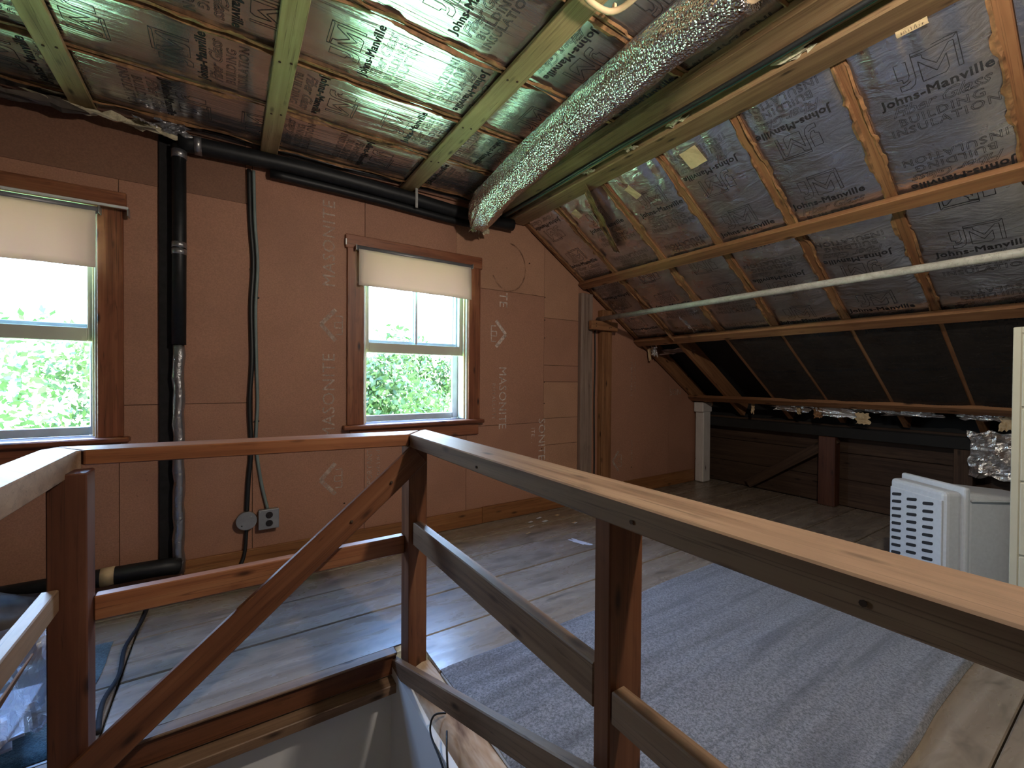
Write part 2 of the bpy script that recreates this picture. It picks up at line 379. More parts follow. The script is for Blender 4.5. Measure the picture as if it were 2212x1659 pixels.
# ------------------------------------------------------------------ floor
fl = empty('floor', (0, 0, 0)); tag(fl, kind='structure')
box('subfloor', (XKL, 1.78, -0.22), (XK+.2, YW+.3, -0.032), M['dark_wood'], fl, 0)
box('subfloor', (0.70, YB-.2, -0.22), (XK+.2, 1.78, -0.032), M['dark_wood'], fl, 0)
box('subfloor', (XKL, YB-.2, -0.22), (-0.46, 1.78, -0.032), M['dark_wood'], fl, 0)
seams = [2.90, 2.635, 2.37, 2.06, 1.742, 1.50, 1.19, 0.88, 0.57, 0.272, -0.03, -0.34, -0.65, -0.96, -1.27, -1.58, -1.89, -2.20, -2.51, -2.70]
def plank(x0, x1, y0, y1):
    g = 0.0025
    box('plank', (x0+.001, y0+g, -0.032), (x1-.001, y1-g, random.uniform(-0.0025, 0.0)), M['floor'], fl, 0.004)
for k in range(len(seams)-1):
    y1, y0 = seams[k], seams[k+1]
    if y0 >= 1.73:
        for a, b in ((XKL, -0.335), (-0.330, 2.9+0.3*math.sin(k*2.3)), (2.9+0.3*math.sin(k*2.3), XK)): plank(a, b, y0, y1)
    else:
        plank(0.665, 2.7+0.5*math.sin(k*1.7), y0, y1); plank(2.7+0.5*math.sin(k*1.7), XK, y0, y1); plank(XKL, -0.45, y0, y1)
for k in range(9):               # spilled paint flecks on the boards by the wall
    a = random.uniform(1.7, 2.5); b = random.uniform(2.5, 2.8)
    crumple('paint_glint_fleck', (a, b, 0.0012), random.uniform(.02, .06), random.uniform(.01, .03), (1, .3, 0), (-.3, 1, 0), 0.0004, M['paperw'] if k % 3 else M['kraft_l'], fl, 5, k)
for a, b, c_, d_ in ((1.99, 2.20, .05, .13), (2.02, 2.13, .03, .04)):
    crumple('paint_glint_fleck', (a, b, 0.0012), c_, d_, (1, .2, 0), (-.2, 1, 0), 0.0004, M['paperw'], fl, 7, 31, ragged=.4)  # white reflection on the boards, put in as pale flat scraps

# ------------------------------------------------------------------ far gable wall
wf = empty('wall_far', (0, YW, 0)); tag(wf, kind='structure')
def zslope(x): return min(ZC+.02, ZS - SL*(x-XS)) if x > XS else (ZC+.02 if x > XL else ZC - SL*(XL-x))
def hpanel(x0, x1, z0, z1, mat, proud=0.0, name='hardboard_panel'):
    g = 0.0015; x0 += g; x1 -= g; z0 += g
    y = YW - proud
    pts = [(x0, z0), (x1, z0)]
    if z1 is None:
        n = 6
        for i in range(n+1):
            x = x1 + (x0-x1)*i/n; pts.append((x, max(zslope(x), z0+.01)))
    else:
        z1 -= g
        pts += [(x1, min(z1, zslope(x1))), (x0, min(z1, zslope(x0)))]
    xc = (x0+x1)/2; zc_ = z0
    bm = bmesh.new(); fv = [bm.verts.new((p[0]-xc, 0, p[1]-zc_)) for p in pts]; bv = [bm.verts.new((p[0]-xc, 0.008, p[1]-zc_)) for p in pts]
    bm.faces.new(fv); bm.faces.new(bv[::-1]); n = len(pts)
    for i in range(n): bm.faces.new((fv[i], bv[i], bv[(i+1) % n], fv[(i+1) % n]))
    return link(name, bm_mesh(name, bm), mat, wf, Matrix.Translation((xc, y, zc_)))
W2 = (0.745, 1.490, 0.80, 1.985); W1 = (-1.290, -0.545, 0.80, 1.985)   # window openings x0,x1,z0,z1
# sheathing behind the panels with the two openings left free
def gable_sheath(y0, y1, wins, parent, mat, yname='sheathing'):
    cuts = sorted({XKL, XK+.1, XL, XS, *[w[0] for w in wins], *[w[1] for w in wins]})
    for a, b in zip(cuts, cuts[1:]):
        win = [w for w in wins if w[0] <= a+1e-4 and b <= w[1]+1e-4]
        spans = [(-0.2, None)] if not win else [(-0.2, win[0][2]), (win[0][3], None)]
        for z0, z1 in spans:
            za = z1 if z1 else zslope(a)+.3; zb = z1 if z1 else zslope(b)+.3
            v = [(a, y0, z0), (b, y0, z0), (b, y0, zb), (a, y0, za), (a, y1, z0), (b, y1, z0), (b, y1, zb), (a, y1, za)]
            f = [(0, 1, 2, 3), (7, 6, 5, 4), (0, 4, 5, 1), (1, 5, 6, 2), (2, 6, 7, 3), (3, 7, 4, 0)]
            link(yname, mesh_np(yname, v, f), mat, parent)
gable_sheath(YW+.010, YW+.14, [W1, W2], wf, M['dark_wood'])
# left of window 1, under and over it
hpanel(XKL, -1.40, 0, None, M['hb1']); hpanel(-1.40, -0.46, 0, 0.78, M['hb1']); hpanel(-1.40, -0.46, 1.99, 2.09, M['hb1'])
hpanel(-0.46, 0.115, 0.957, 2.09, M['hb1']); hpanel(-0.46, 0.115, 0, 0.957, M['hb1'])
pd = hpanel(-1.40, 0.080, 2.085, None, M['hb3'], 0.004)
hpanel(0.080, 0.115, 2.09, None, M['hb1'])
hpanel(0.115, 0.745, 0, None, M['hb1']); hpanel(0.745, 1.412, 1.985, None, M['hb1']); hpanel(0.745, 1.490, 0, 0.80, M['hb1'])
hpanel(1.397, 1.428, 2.00, None, M['hb2'], 0.004, 'seam_batten')
hpanel(1.412, 2.215, 1.795, None, M['hb2'])
pc = hpanel(1.490, 2.215, 0.742, 1.795, M['hb1'], 0.0015); hpanel(1.490, 2.215, 0, 0.742, M['hb1'])
zz = [0, .30, .548, .773, 1.082, 1.222, 1.62]
for a, b in zip(zz, zz[1:]): hpanel(2.215, 2.60, a, b, M['hb2'] if int(a*10) % 2 else M['hb1'], 0.0008)
hpanel(2.215, 2.60, 1.62, None, M['hb2'])
hpanel(2.60, 2.955, 0, None, M['hb1']); hpanel(2.955, 3.862, 0, None, M['hb1']); hpanel(3.862, 4.50, 0, None, M['hb1'])
box('stud', (2.592, YW-.045, 0), (2.728, YW-.001, 1.865), M['grey_wood'], wf)
box('stud', (2.832, YW-.065, 0), (2.952, YW-.001, 1.735), M['rafter'], wf)

# stencil lettering -------------------------------------------------
_tc = {}
def text_geo(txt, size, outline=0.0, shear=0.0, spacing=1.0, bold=0.0):
    key = (txt, size, outline, shear, spacing, bold)
    if key in _tc: return _tc[key]
    cu = bpy.data.curves.new('lettering', 'FONT'); cu.body = txt; cu.size = size; cu.align_x = 'CENTER'
    cu.shear = shear; cu.space_character = spacing; cu.resolution_u = 2
    if outline:
        cu.fill_mode = 'NONE'; cu.bevel_depth = outline; cu.bevel_resolution = 0
    o = bpy.data.objects.new('lettering', cu); COL.objects.link(o)
    dg = bpy.context.evaluated_depsgraph_get(); me = bpy.data.meshes.new_from_object(o.evaluated_get(dg))
    v = np.array([tuple(x.co) for x in me.vertices]).reshape(-1, 3)
    f = [tuple(p.vertices) for p in me.polygons]
    bpy.data.objects.remove(o); bpy.data.curves.remove(cu); bpy.data.meshes.remove(me)
    g = (v[:, :2].copy(), f)
    if bold and not outline:
        h = text_geo(txt, size, bold, shear, spacing)
        g = (np.concatenate([g[0], h[0]]), g[1] + [tuple(len(g[0])+k for k in q) for q in h[1]])
    _tc[key] = g; return g
def ribbon(polys, w):
    v = []; f = []
    for pl in polys:
        for (x0, y0), (x1, y1) in zip(pl, pl[1:]):
            L = math.hypot(x1-x0, y1-y0) or 1; nx, ny = -(y1-y0)/L*w/2, (x1-x0)/L*w/2
            m = max(1, int(L/0.03))
            for k in range(m):
                ax, ay = x0+(x1-x0)*k/m, y0+(y1-y0)*k/m; bx, by = x0+(x1-x0)*(k+1)/m, y0+(y1-y0)*(k+1)/m
                i = len(v); v += [(ax+nx, ay+ny), (ax-nx, ay-ny), (bx-nx, by-ny), (bx+nx, by+ny)]; f.append((i, i+1, i+2, i+3))
    return np.array(v), f
def wall_text(parts, x, z, ang, mat, proud=0.0022, name='stencil_print', parent=None):
    """parts: list of (verts2d, faces); laid on the far wall (seen from -Y), rotated by ang degrees clockwise"""
    ca, sa = math.cos(math.radians(ang)), math.sin(math.radians(ang)); V = []; Fc = []
    for v, f in parts:
        i = len(V)
        for p in v: V.append((x + p[0]*ca + p[1]*sa, YW-proud, z - p[0]*sa + p[1]*ca))
        Fc += [tuple(i+k for k in q) for q in f]
    return link(name, mesh_np(name, V, Fc), mat, parent or wf)
def worn(n, w, h, seed):   # a row of worn-away strokes where the print can no longer be read
    rg = random.Random(seed); pl = []
    for k in range(n):
        x = w*(k/(n-1)-.5)
        if rg.random() < .75: pl.append([(x, 0), (x+rg.uniform(-.2, .2)*h, h*rg.uniform(.5, 1))])
        if rg.random() < .45: pl.append([(x, h*rg.choice((0, .5, 1))), (x+w/n*.6, h*rg.choice((0, .5, 1)))])
    return ribbon(pl, h*.16)
def off(g, dx, dy): return (g[0]+np.array((dx, dy)), g[1])
def chevron(s=1.0):   # peaked-roof mark beside the wordmark, apex upwards
    a = ribbon([[(-.085*s, -.035*s), (0, .04*s)], [(0, .04*s), (.085*s, -.035*s)]], .022*s)
    b = ribbon([[(-.05*s, -.035*s), (-.05*s, -.07*s), (.05*s, -.07*s), (.05*s, -.035*s)], [(-.015*s, -.07*s), (-.015*s, -.03*s), (.015*s, -.03*s), (.015*s, -.07*s)]], .006*s)
    return [a, b]
big = text_geo('MASONITE', 0.105, 0, 0, 1.08)
for z, kind in ((1.94, 't'), (1.435, 'c'), (0.985, 't'), (0.465, 'c')):
    wall_text([big] if kind == 't' else chevron(1.15), 0.560 if kind == 't' else 0.525, z, -90, M['stencil'])
wall_text([text_geo('TE', 0.105, 0, 0, 1.08)], 1.775, 1.725, 90, M['stencil_b'], .0035)
wall_text(chevron(1.2), 1.785, 1.455, 90, M['stencil_b'], .0035)
wall_text([text_geo('MASONITE', 0.098, 0, 0, 1.05)], 1.775, 0.955, 90, M['stencil_b'], .0035)
wall_text([text_geo('ROYALCOTE', 0.040, 0, 0, 1.3)], 1.715, 0.93, 90, M['stencil'], .0035)
wall_text([text_geo('SONITE', 0.10, 0, 0, 1.05)], 2.165, 0.60, 90, M['stencil_b'])
wall_text([text_geo('ITE. .', 0.05, 0, 0, 1.2)], 2.09, 0.64, 90, M['stencil_b'])
wall_text([text_geo('IMPORTANT-', 0.050, 0, 0, 1.0), off(worn(22, .24, .026, 3), 0, -.052)], 0.795, 0.50, -90, M['stencil'])
wall_text([text_geo('SON', 0.095)], 3.97, 0.945, 0, M['stencil'])
wall_text([worn(30, .36, .026, 5), off(worn(26, .30, .02, 6), 0, -.05)], 3.30, 1.13, -90, M['stencil'])
wall_text([worn(14, .20, .026, 7)], 3.31, 0.42, -90, M['stencil'])
wall_text(chevron(1.1), 3.08, 0.33, -90, M['stencil'])
wall_text([ribbon([[(.16*math.cos(a*.3), .19*math.sin(a*.3)) for a in range(-9, 6)]], .012)], 1.86, 1.99, 0, M['stain'], .0015, 'ring_stain')
for x, z in ((2.222, 1.79), (2.222, 1.6), (2.222, 1.45), (2.222, 1.08), (2.222, .9), (.62, .3), (2.06, 2.05), (1.72, 2.28), (2.2, .52), (3.3, .25)):
    bm = bmesh.new(); bmesh.ops.create_cone(bm, cap_ends=True, segments=8, radius1=.006, radius2=.004, depth=.003, matrix=Matrix.Translation((x, YW-.002, z)) @ Matrix.Rotation(math.pi/2, 4, 'X'))
    link('nail_head', bm_mesh('nail_head', bm), M['dark_wood'], wf)
bb = empty('baseboard_far', (0, YW, 0)); tag(bb, kind='structure')
box('baseboard_board', (-0.20, YW-.024, 0.0), (1.62, YW-.001, 0.118), M['baseb'], bb)
box('baseboard_board', (1.622, YW-.024, 0.0), (2.59, YW-.001, 0.122), M['baseb'], bb)
box('baseboard_board', (2.955, YW-.024, 0.0), (4.28, YW-.001, 0.128), M['baseb'], bb)

# ------------------------------------------------------------------ windows
def make_window(n, x0, x1, z0, z1):
    w = empty('window_%d' % n, (x0, YW, z0)); tag(w, kind='structure')
    # jamb lining
    for a, b in ((x0-.012, x0+.004), (x1-.004, x1+.012)): box('jamb', (a, YW-.005, z0), (b, YW+.16, z1), M['cream_sash'], w)
    box('jamb_head', (x0, YW-.005, z1-.004), (x1, YW+.16, z1+.012), M['cream_sash'], w)
    for a in (x0+.004, x1-.016): box('sash_stop', (a, YW+.015, z0+.005), (a+.012, YW+.035, z1-.005), M['kraft_l'], w)
    # casing, stool, apron
    cw = 0.105
    box('casing', (x0-cw-.008, YW-.022, z0), (x0-.008, YW-.001, z1+.012), M['casing'], w)
    box('casing', (x1+.008, YW-.022, z0), (x1+cw, YW-.001, z1+.012), M['casing'], w)
    box('casing_head', (x0-cw-.02, YW-.026, z1-.055), (x1+cw+.012, YW-.001, z1+.032), M['casing'], w)
    box('stool', (x0-cw-.035, YW-.055, z0-.028), (x1+cw+.025, YW+.03, z0), M['casing'], w, .006)
    box('outer_sill', (x0, YW+.03, z0-.03), (x1, YW+.19, z0-.003), M['alu'], w)
    box('apron', (x0-cw+.01, YW-.02, z0-.115), (x1+cw-.01, YW-.001, z0-.028), M['casing'], w)
    def sash(y, za, zb, mat, stile, rb, rt_, muntin):
        s = empty('sash', (x0, y, za), 0, w); s.location = (0, y-YW, za-z0)
        box('stile', (x0+.006, y, za), (x0+.006+stile, y+.035, zb), mat, s); box('stile', (x1-.006-stile, y, za), (x1-.006, y+.035, zb), mat, s)
        box('bottom_rail', (x0+.006+stile, y, za), (x1-.006-stile, y+.035, za+rb), mat, s); box('top_rail', (x0+.006+stile, y, zb-rt_), (x1-.006-stile, y+.035, zb), mat, s)
        xm = (x0+x1)/2
        if muntin: box('muntin', (xm-.009, y+.006, za+rb), (xm+.009, y+.03, zb-rt_), M['alu'], s)
        cuts = [x0+.006+stile, xm, x1-.006-stile] if muntin else [x0+.006+stile, x1-.006-stile]
        for a, b in zip(cuts, cuts[1:]): box('pane', (a, y+.016, za+rb), (b, y+.019, zb-rt_), M['glass'], s, 0)
    sash(YW+.045, 1.275, z1-.02, M['cream_sash'], .034, .068, .04, True)       # raised lower sash
    sash(YW+.092, 1.330, z1-.01, M['alu'], .042, .035, .04, True)              # upper sash behind it
    st = empty('storm_frame', (0, 0, 0), 0, w); st.location = (0, .14, 0)
    for lo, hi in (((x0+.004, YW+.14, z0), (x0+.034, YW+.162, z1-.01)), ((x1-.05, YW+.14, z0), (x1-.004, YW+.162, z1-.01)), ((x0+.034, YW+.14, z0), (x1-.05, YW+.162, z0+.045))):
        box('storm_rail', lo, hi, M['alu'], st)
    box('pane', (x0+.034, YW+.150, z0+.045), (x1-.05, YW+.153, 1.30), M['glass'], st, 0)
    return w
make_window(1, *W1); make_window(2, *W2)
# screw catches on the storm frame
def shade(name, label, x0, x1, ztop, zbot, y, bar=None, tilt=0.0):
    s = empty(name, ((x0+x1)/2, y, ztop)); tag(s, label, 'blind')
    tube('roller', [(x0-.008, y, ztop), (x1+.01, y, ztop-.004)], .017, M['roller'], s, 14)
    n = 24; m = 8; V = []; Fc = []
    for i in range(n+1):
        for j in range(m+1):
            a, b = i/n, j/m
            V.append((x0+(x1-x0)*a, y-.013 + .012*b*b*math.sin(a*5+1)*.5 + .004*math.sin(a*23)*b, ztop + (zbot+tilt*(a-.5)-ztop)*b))
    for i in range(n):
        for j in range(m): Fc.append((i*(m+1)+j, (i+1)*(m+1)+j, (i+1)*(m+1)+j+1, i*(m+1)+j+1))
    c = link('shade_cloth', mesh_np('shade_cloth', V, Fc, True), M['shade'], s)
    md = c.modifiers.new('thickness', 'SOLIDIFY'); md.thickness = .0012
    for xx in (x0-.016, x1+.012): box('bracket', (xx-.003, y-.02, ztop-.018), (xx+.003, YW-.024, ztop+.016), M['galv'], s)
    if bar:
        box('valance_rail', (bar[0], y-.024, ztop+.018), (bar[1], y-.012, ztop+.03), M['white'], s); box('rail_end', (bar[1]-.006, y-.02, ztop-.012), (bar[1], YW-.024, ztop+.03), M['galv'], s)
shade('roller_shade', 'cream roller shade hanging crooked over the window beside the angled rail corner', 0.692, 1.492, 1.930, 1.688, 2.848, None, -.012)
shade('roller_shade', 'beige roller shade with a white rail above it, half cut off at the left edge', -1.330, -0.532, 1.905, 1.622, 2.848, (-1.40, -0.412))
box('catch_plate', (0.618, YW-.030, 1.945), (0.626, YW-.026, 1.985), M['galv'], bpy.data.objects['window_2'])

# ------------------------------------------------------------------ insulation
def batt_field(kind, La, Lb, seed, pins=()):
    def d(a, b):
        t = np.clip(b/Lb, 0, 1)
        sag = (0.010 if kind == 'c' else 0.013)*np.sin(math.pi*t)**0.8*(0.5+vn(a*1.3, t*0+.5, seed))
        for p in pins: sag = sag*(1-0.75*np.exp(-((a-p)/0.07)**2))
        if kind == 'c':
            w = 0.008*(vn(a*1.7+.6*vn(a*4, b*6, seed+1), b*17, seed+2)-.5)*(0.15+1.4*vn(a*1.1, b*3, seed+4)**2) + .0010*(vn(a*5, b*46, seed+3)-.5)
        else:
            w = 0.008*(vn(a*3.5, b*16, seed+2)-.5)*(0.2+1.4*vn(a*2, b*2, seed+4)) + .003*(vn(a*16, b*12, seed+3)-.5)
            w = w + 0.014*np.exp(-(a/0.20)**2)*(vn(a*3, b*30, seed+8)-.5)
        return sag + w*np.minimum(1, np.sin(math.pi*t)*4)
    return d
JM = [[(0, .10), (.20, .10), (.20, .44), (.16, .53), (.08, .56), (.08, .47), (0, .45), (0, .10)],
      [(.29, 0), (.29, .55), (.25, .68), (.16, .74), (.01, .74), (.01, .62), (.12, .62), (.2, .57)],
      [(.29, 0), (1.0, 0), (1.0, .70), (.93, .70), (.93, .12), (.86, .12), (.64, .42), (.46, .18), (.46, .10), (.29, .08)],
      [(.38, .22), (.38, .70), (.74, .70), (.80, .62), (.80, .32), (.62, .58), (.38, .22)], [(.29, .06), (.94, .06), (1.0, 0)]]
BL = 0.335          # length of one printed block
def block_geo():
    g = []
    jw = .172
    g.append(ribbon([[((x-.5)*jw, -.008-y*jw*1.02) for x, y in pl] for pl in JM], .0022))
    g.append(off(text_geo('Johns-Manville', .050, 0, 0, 1.06, .0011), 0, -.185))
    g.append(off(text_geo('Fiber Glass', .064, .00065, .45, .95), 0, -.238))
    g.append(off(text_geo('BUILDING', .048, .00065, 0, 1.15), 0, -.285))
    g.append(off(text_geo('INSULATION', .048, .00065, 0, 1.15), 0, -.328))
    return g
BG = block_geo()
BV = np.concatenate([g[0] for g in BG]); BF = []
_i = 0
for g in BG:
    BF += [tuple(_i+k for k in q) for q in g[1]]; _i += len(g[0])
def insulation(parent, O, A, B, N, La, Lb, kind, seed, phase, pins=(), mat=None, na=None, nb=26, printed=True, flange=True, amax_print=None):
    d = batt_field(kind, La, Lb, seed, pins); O, A, B, N = (np.array(tuple(x)) for x in (O, A, B, N))
    na = na or int(La/0.028); a, b = np.meshgrid(np.linspace(0, La, na+1), np.linspace(0, Lb, nb+1), indexing='ij')
    P = O + a[..., None]*A + b[..., None]*B + d(a, b)[..., None]*N
    idx = np.arange((na+1)*(nb+1)).reshape(na+1, nb+1)
    Fc = np.stack([idx[:-1, :-1], idx[1:, :-1], idx[1:, 1:], idx[:-1, 1:]], -1).reshape(-1, 4)
    o = link('insulation_batt', mesh_np('insulation_batt', P.reshape(-1, 3), Fc.tolist(), True), mat, parent)
    if printed:
        V = []; Fp = []; i = 0; pos = phase; up_ = (seed % 2 == 0)
        while pos < La - .02:
            if up_: aa = pos - BV[:, 1]; bb_ = Lb/2 + BV[:, 0]
            else: aa = pos + BL + BV[:, 1]; bb_ = Lb/2 - BV[:, 0]
            bb_ = bb_ + .02*math.sin(seed*3.1)
            ok = (aa > .004) & (aa < La-.004) & (bb_ > .004) & (bb_ < Lb-.004)
            V.append(O + aa[:, None]*A + bb_[:, None]*B + (d(aa, bb_)+.0011)[:, None]*N)
            for q in BF:
                if all(ok[k] for k in q): Fp.append(tuple(i+k for k in q))
            i += len(BV); pos += BL + .112; up_ = not up_
        if Fp:
            link('printed_lettering', mesh_np('printed_lettering', np.concatenate(V), Fp), M['ink'], o)
    if flange:
        for side in (0, 1):
            n = int(La/0.018); t = np.linspace(0, La, n+1); b0 = (-.012 if kind == 's' else -.004) if side == 0 else (Lb+.012 if kind == 's' else Lb+.004); sg = 1 if side == 0 else -1
            wdt = (.007 if kind == 'c' else .007) + .012*vn(t*7, t*0, seed+20+side) + .006*vn(t*40, t*0, seed+25+side) + .010*(vn(t*17, t*0, seed+22) > .68) - .010*(vn(t*11, t*0, seed+28) > .62)
            z0 = -.002 + .016*vn(t*5, t*0, seed+30+side); z1 = .006 + .020*vn(t*9, t*0, seed+31+side)
            V = []
            for k in range(n+1):
                V.append(O + t[k]*A + b0*B + z0[k]*N); V.append(O + t[k]*A + (b0+sg*wdt[k]*.5)*B + (z0[k]*.3+z1[k]*.9)*N); V.append(O + t[k]*A + (b0+sg*wdt[k])*B + z1[k]*N*.8)
            Fq = []
            for k in range(n):
                Fq += [(k*3, k*3+3, k*3+4, k*3+1), (k*3+1, k*3+4, k*3+5, k*3+2)]
            fo = link('paper_flange', mesh_np('paper_flange', V, Fq), M['kraft'], o)
            md = fo.modifiers.new('thickness', 'SOLIDIFY'); md.thickness = .0012
    return o
# flat ceiling
ce = empty('ceiling', (0, 0, ZC)); tag(ce, kind='structure')
box('deck', (XL-.1, YB-.2, ZC+.16), (XS+.2, YW+.2, ZC+.22), M['void'], ce, 0)
JY = [2.795, 2.385, 1.975, 1.562, 1.150, 0.735, 0.32, -0.10, -0.52, -0.94, -1.36, -1.78, -2.20, -2.62]
for y in JY: box('joist', (XL, y-.018, ZC+.008), (XS-.16, y+.018, ZC+.15), M['strap'], ce)
BAT = [(-0.620, -0.530), (0.150, 0.235), (0.966, 1.068)]
for k in range(len(JY)-1):
    y1, y0 = JY[k]-.009, JY[k+1]+.009
    full = k < 5
    x0 = XL
    insulation(ce, (x0, y1, ZC+.006), (1, 0, 0), (0, -1, 0), (0, 0, -1), 1.83-x0, y1-y0, 'c', k*2+(k % 2), [.16, .30, .42, .20, .36][k % 5]-.1, [.5*(p+q)-x0 for p, q in BAT], M['foil'], nb=30 if full else 10, na=None if full else 60, printed=full, flange=full)
insulation(ce, (XL, YW-.002, ZC+.004), (1, 0, 0), (0, -1, 0), (0, 0, -1), 1.83-XL, YW-2.82, 'c', 91, .2, (), M['foil'], nb=8, printed=False, flange=False)
for k, (a, b) in enumerate(BAT):
    box('batten', (a, YB+.02, ZC-.026), (b, YW-.012, ZC-.006), M['strap'], ce)
for bx_, ys in ((.195, (2.39, 1.98, 1.57)), (1.015, (2.39, 1.98, 1.56)), (-.575, (2.39, 1.98))):
    for y in ys:
        for dx, dy in ((-.022, .008), (.018, -.006)):
            bm = bmesh.new(); bmesh.ops.create_cone(bm, cap_ends=True, segments=8, radius1=.0055, radius2=.0045, depth=.003, matrix=Matrix.Translation((bx_+dx, y+dy, ZC-.027)))
            link('nail_head', bm_mesh('nail_head', bm), M['dark_wood'], ce)
# planks and beam along the fold between ceiling and slope
box('edge_plank', (1.612, YB+.02, 2.348), (1.792, YW-.012, 2.370), M['beam'], ce)
box('edge_plank', (1.612, YB+.02, 2.370), (1.70, YW-.012, 2.40), M['beam'], ce)
box('edge_beam', (1.842, YB+.02, 2.340), (1.992, YW-.012, 2.43), M['beam'], ce, .006)
for k, (y, sx) in enumerate(((1.34, .09), (1.95, .06), (.82, .12), (1.62, .05))):
    crumple('fibreglass_tuft', (1.815, y, 2.352), .05, sx, (1, 0, 0), (0, 1, 0), .010, M['fiber'], ce, 8, 50+k, ragged=.6)
# right-hand slope
cs = empty('ceiling_right', (XS, 0, ZS)); tag(cs, kind='structure')
def sp(s, y, n=0.0): return Vector((XS, y, ZS)) + U*s + NS*n
RY = [2.872, 2.478, 2.012, 1.590, 1.162, 0.738, 0.318, -0.10, -0.52, -0.94, -1.36, -1.78, -2.20, -2.62]
SLEN = 3.00
link('roof_deck', mesh_np('roof_deck', [sp(-.3, YB-.2, -.17), sp(3.4, YB-.2, -.17), sp(3.4, YW+.2, -.17), sp(-.3, YW+.2, -.17), sp(-.3, YB-.2, -.2), sp(3.4, YB-.2, -.2), sp(3.4, YW+.2, -.2), sp(-.3, YW+.2, -.2)],
     [(0, 1, 2, 3), (7, 6, 5, 4), (0, 4, 5, 1), (1, 5, 6, 2), (2, 6, 7, 3), (3, 7, 4, 0)]), M['void'], cs)
for y in RY: board('rafter', sp(.0, y, -.07), sp(SLEN, y, -.07), .14, .042, tuple(NS), M['rafter'], cs)
for k in range(len(RY)-1):
    y1, y0 = RY[k]-.023, RY[k+1]+.023
    full = k < 6; L = 1.66 if k < 2 else 2.66
    ph = [-.07, .13, .16, .05, .005, .095][k] if full else 0
    sd = [101, 102, 104, 105, 107, 108][k] if full else 120+k
    if k in (0,): sd = 103
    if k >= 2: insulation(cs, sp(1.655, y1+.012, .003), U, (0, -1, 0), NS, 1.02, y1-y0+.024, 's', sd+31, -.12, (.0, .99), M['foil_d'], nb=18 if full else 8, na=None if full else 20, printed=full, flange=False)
    L = 1.65
    insulation(cs, sp(.0, y1, -.012), U, (0, -1, 0), NS, L, y1-y0, 's', sd, ph - (BL+.112 if ph > .2 else 0), (.74, 1.60), M['foil_s'], nb=24 if full else 8, na=None if full else 40, printed=full, flange=full)
for s0, w_, t_ in ((.752, .074, .034), (1.615, .082, .036), (2.645, .082, .03)):
    board('purlin', sp(s0, YB+.02, t_/2+.002), sp(s0, YW-.012, t_/2+.002), w_, t_, tuple(U), M['rafter'], cs)
# labels, kraft patches and torn bits on the slope
def patch(name, s, y, ds, dy, mat, n=.016, rot=0.0, amp=.001, seed=0, parent=cs, N=4):
    u2 = U*math.cos(rot) + Vector((0, -1, 0))*math.sin(rot); v2 = U*-math.sin(rot) + Vector((0, -1, 0))*math.cos(rot)
    return crumple(name, sp(s, y, n), ds, dy, u2, v2, amp, mat, parent, N, seed, ragged=.05, thick=.0008)
lab = patch('paper_label', .002, .514, .024, .084, M['kraft_l'], .030)
lw = worn(9, .055, .013, 12); pz = [sp(.002 - (y-.006), .514 - x, .0325) for x, y in lw[0]]
link('pencil_marks', mesh_np('pencil_marks', pz, lw[1]), print_mat('pencil', (.12, .08, .06), .2, .7), lab)
patch('kraft_patch', .10, 1.42, .11, .10, M['kraft_l'], .012, .1, .002, 4)
patch('kraft_patch', .14, 1.86, .10, .05, M['kraft_l'], .012, .3, .002, 5); patch('kraft_patch', .11, 2.35, .07, .06, M['kraft_l'], .012, .2, .002, 6)
crumple('torn_foil', sp(1.37, 2.17, .05), .16, .07, U, (0.2, -1, -.2), .012, M['foil_c'], cs, 10, 71, .04, .35)
crumple('torn_foil', sp(1.50, 2.43, .03), .16, .03, U, (0, -1, -.6), .006, M['kraft'], cs, 8, 72, .03, .3)
crumple('torn_foil', (3.50, 2.80, 1.40), .13, .06, (.3, 0, -1), (0.6, -1, 0), .012, M['foil_c'], cs, 10, 73, .03, .35)
crumple('torn_foil', (3.47, 2.83, 1.36), .12, .03, (.2, 0, -1), (0.6, -1, 0), .006, M['kraft_l'], cs, 8, 74, .02, .3)
crumple('torn_foil', (3.62, 2.64, 1.385), .05, .34, (0, 0, -1), (0, -1, 0), .012, M['foil_s'], cs, 10, 75, .02, .5)
crumple('kraft_strip', sp(.20, 2.18, .02), .55, .09, (U*1.0 + Vector((0, .25, 0))), (0, -1, 0), .012, M['kraft'], cs, 12, 76, .05, .3)
# hanging scraps under the lowest purlin
for k, (y, dz, sw, sh, mt) in enumerate(((1.93, .86, .30, .055, 'foil_c'), (1.60, .85, .30, .10, 'foil_c'), (1.36, .865, .20, .04, 'foil_c'), (1.10, .865, .34, .04, 'foil_c'), (.72, .865, .22, .05, 'foil_c'), (1.70, .835, .06, .10, 'kraft'), (2.26, .84, .03, .11, 'kraft_l'), (1.38, .80, .09, .09, 'kraft_l'), (1.85, .83, .03, .06, 'kraft_l'), (.60, .83, .07, .10, 'kraft_l'))):
    crumple('torn_scrap', (4.30, y, dz), sw, sh, (0, -1, 0), (.25*((k % 3)-1), .1*((k % 2)-.5), -1), .012, M[mt], cs, 9, 80+k, .03 if mt == 'foil_c' else 0.0, .35)
